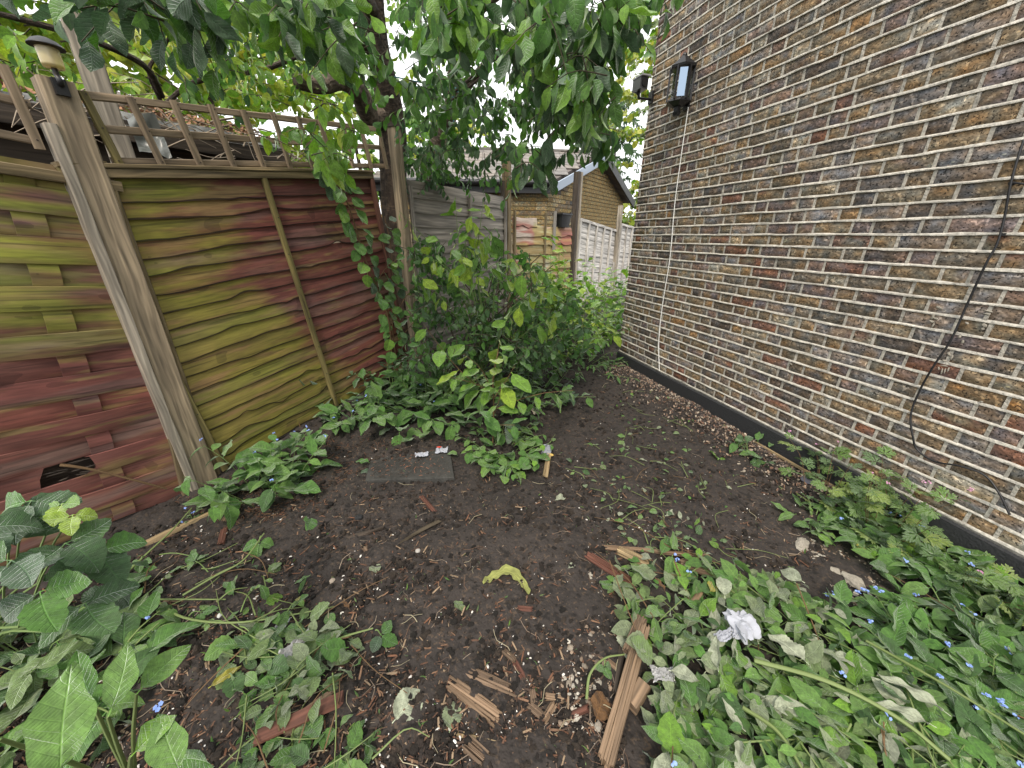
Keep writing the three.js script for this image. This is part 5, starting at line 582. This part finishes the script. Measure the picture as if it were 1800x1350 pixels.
// pieces of wood: laid between two pixels on the ground
// split wood: thin fibres of uneven length side by side, broken at the ends
function splinters(L, w, h, rough) { const n = 6, gs = []; for (let i = 0; i < n; i++) for (let j = 0; j < 2; j++) { const a = rr(0, 0.22 * rough * L), e = L - rr(0, 0.26 * rough * L), fw = w / n * rr(1.0, 1.35), g = plank(Math.max(0.01, e - a), fw, h * 0.55 * rr(0.8, 1.15), { seg: Math.max(4, Math.round(L / 0.02)), jit: 0.0012 + 0.0022 * rough, ch: 0.002, rag: 0.012, taper: 0.25 * rough, vo: i * 0.37 + j * 0.2 }); g.rotateY(rr(-0.03, 0.03) * rough); g.translate(a, (j - 0.5) * h * 0.5 + rr(-0.12, 0.12) * h * (0.3 + rough), (i + 0.5 - n / 2) * w / n); gs.push(g); } return mergeGeometries(gs); }
function wood(name, label, x0, y0, x1, y1, w, h, mat, o = {}) { const a = G(x0, y0, (o.lift ?? 0) + h * 0.3), b = G(x1, y1, (o.lift2 ?? o.lift ?? 0.004) + h / 2), L = a.distanceTo(b); const frag = name === 'rotten_wood' || name === 'broken_board' || name === 'wood_splinter' || name === 'timber_baton'; const g = frag ? splinters(L, w, h, name === 'rotten_wood' ? 1 : name === 'timber_baton' ? 0.12 : 0.4) : plank(L, w, h, { seg: o.seg || Math.max(5, Math.round(L / 0.025)), jit: (o.jit ?? 0.004) * 1.7, ch: o.ch ?? 0.005, rag: (o.rag ?? 0.03) * 1.3, taper: o.taper || 0, bow: o.bow || 0 }); const m = part(name, g, mat, scene); m.applyMatrix4(lookM(a, b.clone().sub(a), V(o.roll || 0, 1, 0))); tag(m, label, o.cat || 'wood piece'); return m; }
wood('timber_lath', 'long pale lath lying on the soil in front of the broad timber post', 233, 968, 404, 890, 0.045, 0.016, M.pale, { rag: 0.01, jit: 0.002 });
wood('broken_board', 'rough brown piece of board at the far end of the pale lath', 385, 935, 425, 880, 0.05, 0.012, M.rot2, { rag: 0.05 });
wood('broken_board', 'small reddish board stub beside the alkanet clump', 388, 958, 396, 930, 0.03, 0.012, M.redWood);
wood('painted_board', 'red painted board with flaking edges, lying near the camera', 455, 1308, 602, 1238, 0.042, 0.014, M.redWood, { jit: 0.003, rag: 0.02, lift: 0.03 });
wood('broken_board', 'grey-brown board under the red painted one', 500, 1290, 590, 1225, 0.05, 0.012, M.rot2, { lift: 0.01 });
wood('rotten_wood', 'splintered orange-brown rotten wood with a forked end', 786, 1198, 876, 1268, 0.045, 0.024, M.rot, { jit: 0.009, rag: 0.06, taper: 0.4, bow: 0.012 });
wood('rotten_wood', 'long dark rotten sliver above the splintered orange-brown piece', 814, 1178, 912, 1226, 0.04, 0.018, M.rot2, { jit: 0.007, rag: 0.06, taper: 0.45 });
wood('rotten_wood', 'short crumbling wood lump at the near edge', 818, 1305, 858, 1342, 0.04, 0.02, M.rot2, { jit: 0.008, rag: 0.04, taper: 0.3 });
wood('timber_baton', 'long weathered timber baton at the edge of the weed heap', 1062, 1352, 1128, 1118, 0.05, 0.035, M.rot, { jit: 0.003, rag: 0.03, lift: 0.01, lift2: 0.05 });
wood('timber_baton', 'short split baton leaning on the long weathered one', 1100, 1165, 1125, 1105, 0.04, 0.03, M.rot2, { lift: 0.05 });
wood('broken_stick', 'thin dark stick alongside the long weathered baton', 1080, 1220, 1100, 1105, 0.016, 0.012, M.darkWood, { lift: 0.02, rag: 0.02 });
wood('wood_block', 'sawn block end under the long weathered baton', 1108, 1252, 1130, 1215, 0.05, 0.045, M.rot, { jit: 0.003, rag: 0.01, lift: 0.02 });
wood('broken_board', 'purplish-brown board lying at the top of the weed heap', 1030, 978, 1112, 1032, 0.045, 0.015, M.redWood, { lift: 0.012, mat: 1 });
wood('rotten_wood', 'pale cracked board fragment behind the purplish-brown board', 1085, 972, 1140, 1000, 0.05, 0.02, M.pale, { jit: 0.007, rag: 0.06, lift: 0.02 });
wood('rotten_wood', 'brown splinter crossing behind the purplish-brown board', 1050, 965, 1250, 985, 0.02, 0.012, M.rot, { jit: 0.004, rag: 0.04, lift: 0.015 });
wood('broken_board', 'flat brown fragment half buried in the weed heap', 1190, 1000, 1250, 1020, 0.05, 0.02, M.rot2, { lift: 0.04, jit: 0.006 });
wood('broken_stick', 'reddish stick end standing in the heap near the yellow leaf', 1215, 1075, 1238, 1040, 0.02, 0.016, M.rot, { lift: 0.06 });
wood('broken_board', 'brown chip of board on the bare plastered soil', 1335, 1058, 1375, 1045, 0.05, 0.014, M.rot2, { lift: 0.03, jit: 0.006 });
wood('broken_board', 'small reddish lath on the soil beyond the slab', 740, 872, 764, 902, 0.026, 0.01, M.redWood);
wood('broken_board', 'small pale upright stub of wood below the white wrapper', 958, 842, 964, 812, 0.034, 0.014, M.pale, { lift: 0.01, lift2: 0.05 });
wood('broken_stick', 'dark rotten stick near the middle of the soil', 610, 950, 674, 930, 0.022, 0.014, M.darkWood, { jit: 0.004 });
wood('broken_stick', 'brown twig right of the dark rotten stick', 700, 958, 770, 918, 0.012, 0.01, M.twig, { jit: 0.006, bow: 0.01 });
wood('broken_board', 'flat brown strip just below the dark rotten stick', 634, 955, 662, 985, 0.03, 0.006, M.rot2);
wood('broken_stick', 'pale straight stick under the fallen bramble shoots', 200, 1062, 345, 1056, 0.012, 0.01, M.rot, { rag: 0.01 });
wood('broken_stick', 'thin straw-coloured stick below the pair of pale leaves', 806, 1290, 866, 1306, 0.008, 0.006, M.pale);
wood('broken_stick', 'pale splinter near the forked rotten wood', 832, 1290, 862, 1266, 0.012, 0.006, M.pale, { taper: 0.7 });
const SPL = ['brown splinter just left of the curved cut stem', 'short splinter pointing at the sawn block', 'thin splinter below the long dark rotten sliver', 'level splinter between the rotten pieces and the long baton', 'upright reddish splinter beside the level one', 'brown splinter nearest the torn dry leaf', 'slanting brown splinter above the torn dry leaf', 'topmost splinter, by the end of the long dark sliver', 'small level splinter on bare soil below the curled yellow leaf'];
for (const [i, [x0, y0, x1, y1]] of [[1050, 1150, 1085, 1180], [930, 1240, 952, 1262], [905, 1165, 920, 1195], [958, 1225, 990, 1232], [940, 1245, 935, 1215], [1000, 1262, 1035, 1248], [955, 1270, 975, 1240], [885, 1145, 905, 1165], [910, 1070, 935, 1074]].entries()) { wood('wood_splinter', SPL[i], x0, y0, x1, y1, 0.022, 0.012, [M.rot, M.rot2, M.redWood][i % 3], { jit: 0.005, taper: 0.3 }).userData.group = 'short splinters left of the weed heap'; }

// slab, paper, loose leaves, stones
{ const q = [[645, 848], [798, 846], [786, 768], [660, 768]].map((a) => G(a[0], a[1])); const c = q.reduce((s, p) => s.add(p), V(0, 0, 0)).multiplyScalar(0.25); const s = new THREE.Shape(q.map((p) => new THREE.Vector2(p.x - c.x, -(p.z - c.z)))); const g = new THREE.ExtrudeGeometry(s, { depth: 0.04, bevelEnabled: true, bevelSize: 0.006, bevelThickness: 0.006, bevelSegments: 2 }).rotateX(-Math.PI / 2); { const a = g.attributes.position, u = g.attributes.uv; for (let i = 0; i < a.count; i++) u.setXY(i, a.getX(i) / 0.8, (a.getZ(i) + a.getY(i)) / 0.8); } const m = solo('paving_slab', g, M.slab, 'dark grey square paving slab set in the soil behind the sapling', 'paving slab', V(c.x, c.y - 0.04, c.z)); m.rotation.z = 0.02; 
  scatter('slab_litter', 'chips and crumbs of soil on the paving slab', chipG, std({ roughness: 0.9 }), 1100, () => { const w = inside([[650, 846], [795, 844], [784, 772], [664, 772]]); const p = G(w[0], w[1]); p.y = c.y + 0.01; return p; }, () => { const l = 0.003 + 0.02 * Math.pow(R(), 2); return [l, l * 0.5, l * 0.6]; }, [[0.3, 0.13, 0.07], [0.05, 0.038, 0.03], [0.06, 0.046, 0.037], [0.036, 0.027, 0.021]]); }
function paper(name, label, x, y, w, h, lift, crease, mat = M.paper, cat = 'litter', tilt = 0) { const g = new THREE.PlaneGeometry(w, h, 22, 18).rotateX(-Math.PI / 2), a = g.attributes.position, sd = R() * 50; for (let i = 0; i < a.count; i++) { const u = a.getX(i) / w, v = a.getZ(i) / h; const rx = 1 - 0.3 * vn(v * 4 + sd, sd, 4), rz = 1 - 0.35 * vn(u * 4 + sd, sd + 3, 5); a.setXYZ(i, a.getX(i) * rx, crease * (Math.abs(fbm(u * 5 + sd, v * 5, 3, 31) - 0.5) * 3 + 0.3 * Math.abs(vn(u * 11 + sd, v * 11, 3) - 0.5)), a.getZ(i) * rz); } g.computeVertexNormals(); const m = solo(name, toCreasedNormals(g, 0.35), mat, label, cat, G(x, y, lift)); m.rotation.set(tilt, rr(0, 6), 0); return m; }
paper('paper_scrap', 'torn white paper scrap on the slab, left of the red-marked one', 742, 806, 0.1, 0.06, 0.03, 0.02);
{ const m = paper('paper_scrap', 'torn white paper scrap with a red mark, on the edge of the slab', 777, 799, 0.1, 0.08, 0.03, 0.025); part('red_print', rock(0.01, 5, 1, 0.3).scale(1.6, 1, 0.8), std({ color: lin(0.6, 0.08, 0.05) }), m).position.set(0.02, 0.022, 0.02); }
{ const m = paper('wrapper', 'white and yellow wrapper standing up beside the sapling weeds', 960, 802, 0.085, 0.1, 0.05, 0.045, M.paper, 'wrapper', 0.8); part('yellow_print', rock(0.016, 6, 1, 0.25).scale(1.6, 1, 0.7), std({ color: lin(0.6, 0.42, 0.12) }), m).position.set(0.03, 0.02, 0.03); }
{ const p = G(1290, 1140, 0.14); const g = rock(0.058, 4, 5, 0.7), a = g.attributes.position; for (let i = 0; i < a.count; i++) { const v = V(a.getX(i), a.getY(i), a.getZ(i)), s = 0.62 + 1.15 * Math.abs(fbm(v.x * 34 + 3, v.y * 34 + v.z * 27, 3, 71) - 0.5) * 2; a.setXYZ(i, v.x * s, v.y * s, v.z * s); } g.computeVertexNormals(); const tail = paper('paper_tail', '', 1262, 1140, 0.1, 0.045, 0.13, 0.02); scene.remove(tail); const t = thing('crumpled_paper', 'crumpled ball of white paper lying on the weed heap', 'litter', p); part('paper_ball', toCreasedNormals(g, 0.5), M.paper, t); part('paper_tail', tail.geometry, M.paper, t).position.set(-0.085, -0.012, 0.01); }
paper('paper_scrap', 'small upright white paper scrap among the fallen bramble shoots', 500, 1102, 0.045, 0.06, 0.03, 0.015, M.paper, 'litter', 1.2);
{ const pm = new THREE.MeshPhysicalMaterial({ color: lin(0.55, 0.55, 0.56), roughness: 0.25, transmission: 0.45, thickness: 0, side: THREE.DoubleSide }); paper('plastic_scrap', 'clear grey plastic scrap lying by the red painted board', 528, 1150, 0.13, 0.06, 0.05, 0.02, pm, 'plastic scrap'); paper('plastic_scrap', 'clear plastic scrap tucked under the long weathered baton', 1160, 1208, 0.09, 0.06, 0.07, 0.02, pm, 'plastic scrap'); paper('plaster_flake', 'white plaster flake lying by the weeds right of the sapling', 940, 730, 0.16, 0.08, 0.04, 0.02, M.whiteBit, 'plaster'); }
const lump = (s, sd) => { const g = rock(s * 0.85, sd, 4, 0.3).scale(1.4, 1, 0.75), a = g.attributes.position; for (let i = 0; i < a.count; i++) { const k = 0.65 + 0.7 * fbm(a.getX(i) / s * 2.5 + sd, a.getZ(i) / s * 2.5 + a.getY(i) / s, 4, 83); a.setXYZ(i, a.getX(i) * k, a.getY(i) * k, a.getZ(i) * k); } return toCreasedNormals(g, 0.3); };
for (const [x, y, s, label] of [[1038, 1010, 0.02, 'white lump of plaster above the purplish-brown board'], [1408, 958, 0.045, 'flat pinkish plaster lump on the soil by the bright young alkanet'], [1460, 1002, 0.035, 'white plaster lump by the trampled alkanet'], [1500, 1025, 0.05, 'long white flake of plaster pointing at the weed heap'], [1538, 1068, 0.022, 'round white plaster bit past the long flake'], [1050, 1205, 0.02, 'white plaster bit beside the curved cut stem'], [1150, 1230, 0.02, 'white plaster bit by the sawn block']]) { const m = solo('plaster_lump', lump(s, x), M.whiteBit, label, 'plaster', G(x, y, s * 0.25)); m.rotation.y = x; }
solo('pebble', rock(0.014, 8, 2, 0.8), std({ color: lin(0.3, 0.25, 0.2) }), 'round brown pebble by the fallen shoots', 'stone', G(584, 1024, 0.008)); solo('coal_lump', rock(0.022, 9, 2, 0.8), M.blackMatt, 'black lump of coal near the dark rotten stick', 'stone', G(632, 912, 0.012)); solo('flint', rock(0.012, 19, 2, 0.7), std({ color: lin(0.35, 0.33, 0.3) }), 'small grey flint in the middle of the soil', 'stone', G(735, 970, 0.008)); solo('slate_piece', rock(0.05, 12, 2, 0.2), std({ color: lin(0.07, 0.07, 0.09) }), 'dark slate piece in the gravel below the black strip', 'stone', G(1420, 848, 0.02)); solo('snail_shell', rock(0.012, 22, 2, 0.9), std({ color: lin(0.6, 0.62, 0.6), roughness: 0.4 }), 'pale snail shell below the fallen bramble shoots', 'shell', G(388, 1085, 0.01));
function fallen(label, x, y, k, m, s, rot, tilt = 0.2, lift = 0.012, hi = true) { const t = part('fallen_leaf', hi ? LG[k].hero[0] : LG[k][1], LM[m], scene); const a = rot * D2R; t.applyMatrix4(leafMatrix({ p: G(x, y, lift), d: V(Math.cos(a), tilt * 0.3, -Math.sin(a)), n: V(tilt, 1, tilt * 0.5), s }, V(0, 0, 0))); tag(t, label, 'leaf'); }
fallen('broad pale grey-green leaf with a ragged edge, lying near the camera', 690, 1275, 'round', 'under', 0.115, 35); fallen('smaller pale leaf right of the broad ragged one', 790, 1292, 'bram', 'pale', 0.085, 70); fallen('pale round leaf on bare soil below the dark stick', 662, 1012, 'round', 'pale', 0.065, 100); fallen('small pale leaf left of the white plaster lump', 998, 1002, 'alk', 'under', 0.05, 20); fallen('drab leaf curled up in the middle of the soil', 812, 1080, 'round', 'wilt', 0.06, 100, 0.6); fallen('dark leaf hanging over the edge of the paving slab', 652, 822, 'alk', 'mid', 0.1, 150, 0.5, 0.04); fallen('dark leaf on the soil left of the paving slab', 632, 835, 'alk', 'dk2', 0.08, 20); fallen('pale leaf right of the small lath', 975, 882, 'alk', 'under', 0.09, 15); fallen('pale grey leaf on the soil before the heap', 1168, 910, 'lance', 'under', 0.11, 10); fallen('bright leaf upright on the soil near the gravel', 1262, 815, 'alk', 'br', 0.11, 70, 0.9, 0.02); fallen('large pale trefoil leaf lying at the rim of the weed heap', 1095, 1110, 'bram', 'under', 0.12, 250, 0.2, 0.04); fallen('silvery leaf at the rim, above the large pale trefoil leaf', 1090, 1070, 'bram', 'pale', 0.1, 60, 0.2, 0.05); fallen('round dark green leaf by the purplish-brown board', 1078, 1052, 'round', 'mid2', 0.08, 100, 0.3, 0.03); fallen('torn dry straw-coloured leaf beside the long baton', 1045, 1275, 'round', 'brn', 0.09, 40, 0.5, 0.02); fallen('dark bright-veined leaf standing on the soil near the slab corner', 552, 930, 'bram', 'mid', 0.1, 280, 0.9, 0.08); fallen('orange dead leaf on the weed heap by the board', 1162, 1075, 'lance', 'brn', 0.07, 80, 0.5, 0.12); fallen('yellow leaf bright on the weed heap', 1240, 1068, 'round', 'yel', 0.055, 30, 0.4, 0.1); fallen('yellow leaf under the alkanet by the bare soil', 1502, 985, 'round', 'yel', 0.06, 10, 0.4, 0.06); fallen('half brown, half yellow leaf near the very large alkanet leaves', 372, 1222, 'lance', 'yel', 0.09, 30, 0.4, 0.04); fallen('two-toned orange and yellow leaf bit left of the drooping stem', 615, 1075, 'lance', 'brn', 0.055, 120, 0.6); fallen('silver-white leaf back on the weed heap under the green cane', 1400, 1215, 'bram', 'under', 0.12, 100, 0.3, 0.15); fallen('pair-topping silver leaf back near the lower edge of the heap', 1640, 1300, 'lance', 'under', 0.15, 110, 0.3, 0.13); fallen('long pale leaf beside the silver leaf back at the heap edge', 1615, 1320, 'lance', 'under', 0.13, 130, 0.3, 0.13); fallen('large glossy dark leaf at the near edge of the heap', 1215, 1345, 'alk', 'mid', 0.14, 100, 0.5, 0.08);
{ const P = [[850, 1030], [868, 1018], [895, 1013], [915, 1025], [930, 1048]].map((q, i) => G(q[0], q[1], 0.012 + (i === 2 ? 0.02 : 0))); const c = new THREE.CatmullRomCurve3(P), pos = [], uv = [], idx = []; const B = P[2].clone(); for (let i = 0; i <= 20; i++) { const p = c.getPoint(i / 20), tg = c.getTangent(i / 20), sd = tg.clone().cross(V(0, 1, 0)).normalize(), w = 0.026 * Math.pow(Math.sin(Math.PI * (0.06 + 0.9 * i / 20)), 0.6) * rr(0.75, 1.2); for (const k of [-1, 0, 1]) { pos.push(p.x + sd.x * w * k - B.x, p.y + (k ? 0.012 + 0.008 * Math.sin(i * 1.7 + k) : 0) - B.y, p.z + sd.z * w * k - B.z); uv.push(0.5 + k * 0.45, i / 20); } } for (let i = 0; i < 20; i++) for (const k of [0, 1]) { const a = i * 3 + k; idx.push(a, a + 3, a + 1, a + 1, a + 3, a + 4); } solo('yellow_leaf', geoFrom(pos, uv, idx), new THREE.MeshPhysicalMaterial({ color: lin(0.62, 0.66, 0.22), map: T.leaf, roughness: 0.95, transmission: 0.25, side: THREE.DoubleSide }), 'long curled yellow-green leaf in the middle of the bare soil', 'leaf', B); }

// ================================================================ FITTINGS
{ // lantern on the house wall
  const c = W(1214, 152), t = thing('wall_lantern', 'black half-lantern with glass panes fixed high on the house wall', 'wall light', V(WX - 0.012, c.y, c.z)); t.scale.setScalar(0.98); const mirror = std({ color: lin(0.26, 0.33, 0.42), metalness: 1, roughness: 0.06 }), hex = (r0, r1, h, y, n = 6) => new THREE.CylinderGeometry(r0, r1, h, n, 1).rotateY(Math.PI / 6).translate(0, y, 0), off = -0.095;  // blue sky reflection put into the tint of one mirror-metal pane
  const add = (nm, g) => part(nm, toCreasedNormals(g.translate(off, 0, 0), 0.4), M.black, t); add('roof', mergeGeometries([hex(0.05, 0.112, 0.05, 0.15), hex(0.116, 0.112, 0.016, 0.118), hex(0.022, 0.05, 0.025, 0.187), new THREE.SphereGeometry(0.02, 10, 8).translate(0, 0.205, 0)].map((g) => g.toNonIndexed()))); add('base', mergeGeometries([hex(0.1, 0.108, 0.016, -0.12), hex(0.104, 0.05, 0.03, -0.143), hex(0.034, 0.03, 0.05, -0.18), hex(0.04, 0.03, 0.022, -0.212)].map((g) => g.toNonIndexed())));
  const bars = []; for (let i = 0; i < 6; i++) { const a = i * Math.PI / 3 + Math.PI / 6; bars.push(new THREE.BoxGeometry(0.014, 0.235, 0.014).rotateY(-a).translate(off + Math.sin(a + Math.PI / 6) * 0.1 * 0 + Math.cos(a) * 0.097, 0, Math.sin(a) * 0.097)); } for (const b of bars) part('corner_bar', b, M.black, t);
  for (let i = 0; i < 6; i++) { const a = i * Math.PI / 3; part('pane', new THREE.PlaneGeometry(i === 2 ? 0.062 : 0.088, i === 2 ? 0.2 : 0.225).rotateY(Math.PI / 2 - a).translate(off + Math.cos(a) * 0.082, 0, Math.sin(a) * 0.082), i === 2 ? mirror : new THREE.MeshPhysicalMaterial({ color: lin(0.95, 0.97, 1), roughness: 0.03, transmission: 1, thickness: 0, specularIntensity: 1, side: THREE.DoubleSide }), t); }
  part('bulb', new THREE.SphereGeometry(0.026, 14, 10).scale(1, 1.3, 1).translate(off, -0.02, 0), std({ color: lin(0.85, 0.85, 0.85), roughness: 0.3 }), t); part('bulb_holder', new THREE.CylinderGeometry(0.016, 0.018, 0.05, 10).translate(off, -0.08, 0), M.black, t); part('back_plate', box(0.014, 0.3, 0.07, 0.0, -0.02, 0), M.black, t);
}
{ const c = W(1146, 172, 0.0), t = thing('security_camera', 'small dark security camera on an arm at the end of the house wall', 'camera', V(WX, c.y, c.z)); part('bracket_plate', box(0.02, 0.1, 0.06, -0.012, 0, 0), M.black, t); part('arm', mergeGeometries([tube([V(-0.02, -0.015, 0), V(-0.15, -0.015, 0.0)], 0.011, 0.011, 8, 2), tube([V(-0.15, -0.02, 0), V(-0.155, 0.04, 0)], 0.013, 0.013, 8, 2), tube([V(-0.15, 0.0, 0), V(-0.2, 0.025, 0.02)], 0.008, 0.012, 8, 2)]), M.black, t); const b = part('camera_body', toCreasedNormals(new THREE.BoxGeometry(0.085, 0.095, 0.13, 2, 2, 2).translate(-0.155, 0.085, 0.01), 0.5), std({ color: lin(0.06, 0.06, 0.065), roughness: 0.3 }), t); part('sun_hood', box(0.095, 0.012, 0.16, -0.155, 0.139, 0.02), std({ color: lin(0.3, 0.3, 0.31), roughness: 0.35 }), t); part('lens', new THREE.CylinderGeometry(0.032, 0.032, 0.012, 18).rotateX(Math.PI / 2).translate(-0.155, 0.085, 0.081), M.black, b); }
{ // lamp on top of the broad post
  const p = PB.clone().addScaledVector(FD, 0.0); p.y = 2.13; const t = thing('post_lamp', 'small lamp with a black dome cap and amber glass, on top of the broad post', 'lamp', p); t.scale.setScalar(0.62); const o = FN.clone().multiplyScalar(0.11); const mv = (g, y = 0) => g.translate(o.x, y, o.z);
  part('mount', mergeGeometries([box(0.07, 0.1, 0.05).rotateY(FROT).translate(FN.x * 0.09, -0.02, FN.z * 0.09), tube([V(0, 0, 0), V(o.x * 1.2, 0.0, o.z * 1.2), V(o.x, 0.05, o.z), V(o.x, 0.09, o.z)], 0.02, 0.016, 8, 10)].map((g) => g.index ? g.toNonIndexed() : g)), M.black, t); part('glass_body', mv(new THREE.LatheGeometry([[0.0, 0], [0.052, 0.0], [0.056, 0.02], [0.058, 0.11], [0.05, 0.115]].map((q) => new THREE.Vector2(...q)), 24), 0.085), new THREE.MeshPhysicalMaterial({ color: lin(0.85, 0.72, 0.42), roughness: 0.25, transmission: 0.55, thickness: 0, side: THREE.DoubleSide }), t); part('tube', mv(new THREE.CylinderGeometry(0.014, 0.014, 0.1, 12), 0.14), M.paper, t); part('dome_cap', mv(new THREE.LatheGeometry([[0.0, 0.055], [0.03, 0.052], [0.065, 0.035], [0.09, 0.008], [0.092, 0.0], [0.085, 0.002], [0, 0.006]].map((q) => new THREE.Vector2(...q)), 28), 0.2), M.black, t);
}
{ // cables
  const c0 = W(1210, 188, 0.03), pts = [c0, W(1198, 270, 0.014), W(1186, 360, 0.016), W(1178, 450, 0.018), W(1164, 540, 0.02), W(1158, 600, 0.026), W(1159, 652, 0.05)]; solo('white_cable', tube(pts, 0.0042, 0.0042, 6, 60), M.whiteCable, 'thin white cable hanging from the lantern down to the soil', 'cable'); solo('white_cable', tube([W(1058, 0, 0.02).setZ(-3.9), W(1127, 197, 0.012), W(1150, 188, 0.014), W(1180, 181, 0.012), W(1196, 171, 0.03)], 0.004, 0.004, 5, 30), M.whiteCable, 'white cable clipped along a course between the lantern and the wall end', 'cable'); { const e = G(1160, 668, 0.02), f = G(1200, 690, 0.02), h = G(1235, 712, 0.015); solo('white_cable', tube([e, f, h], 0.004, 0.004, 5, 14), M.whiteCable, 'tail of white cable trailing over the gravel', 'cable'); }
  const bk = [[1800, 245], [1790, 275], [1775, 330], [1765, 385], [1752, 430], [1735, 460], [1700, 535], [1670, 600], [1640, 645], [1615, 690], [1601, 730], [1604, 765], [1612, 790], [1640, 810], [1690, 820], [1730, 835], [1755, 865], [1775, 905]].map((q, i) => W(q[0], q[1], 0.014 + 0.006 * (i % 3))); const cb = thing('black_cable', 'black cable sagging down the house wall to the weeds', 'cable', bk[0].clone()); part('cable', local(tube(bk, 0.0045, 0.0045, 7, 120), cb), M.black, cb); for (const [x, y] of [[1763, 412], [1779, 322]]) { const q = W(x, y, 0.008); part('clip', box(0.016, 0.012, 0.016, q.x - bk[0].x, q.y - bk[0].y, q.z - bk[0].z), M.blackMatt, cb); }
  solo('black_cable', tube([W(1774, 322, 0.014), W(1790, 322, 0.016), W(1815, 326, 0.014)], 0.004, 0.004, 5, 10), M.black, 'short black branch cable leading off to the frame edge', 'cable');
}
{ const p = G(1153, 668, 0.03), t = thing('cable_coil', 'tan coil of cord at the lower end of the white cable', 'cord', p); const pts = []; for (let i = 0; i < 60; i++) { const a = i * 0.62; pts.push(V(Math.cos(a) * (0.04 + 0.012 * Math.sin(i * 1.9)), 0.035 * Math.sin(i * 0.37) + 0.03, Math.sin(a) * (0.035 + 0.012 * Math.cos(i * 1.3)))); } part('coil', tube(pts, 0.009, 0.009, 6, 220), std({ color: lin(0.55, 0.43, 0.28) }), t); part('core', rock(0.042, 33, 2).translate(0, 0.035, 0), std({ color: lin(0.5, 0.38, 0.24) }), t); }
{ // ridged wheel at the right edge
  const p = G(1842, 1140, 0.08), t = thing('ridged_wheel', 'black ridged plastic wheel with a green hub, half out of frame', 'wheel', p); t.rotation.set(0.25, -0.5, 0.2); t.scale.setScalar(0.8); const pr = []; for (let i = 0; i <= 14; i++) pr.push([0.105 + (i % 2 ? 0.008 : 0), -0.05 + i * 0.1 / 14]); part('tyre', new THREE.LatheGeometry([[0.05, -0.05], ...pr, [0.05, 0.05]].map((q) => new THREE.Vector2(...q)), 36).rotateX(Math.PI / 2), M.black, t); for (let i = 0; i < 24; i++) part('rib', box(0.012, 0.014, 0.1).translate(0.112, 0, 0).rotateZ(i * Math.PI / 12), M.black, t); part('hub', new THREE.CylinderGeometry(0.055, 0.055, 0.104, 20).rotateX(Math.PI / 2), std({ color: lin(0.01, 0.16, 0.12), roughness: 0.45 }), t); }
renderer.render(scene, camera);
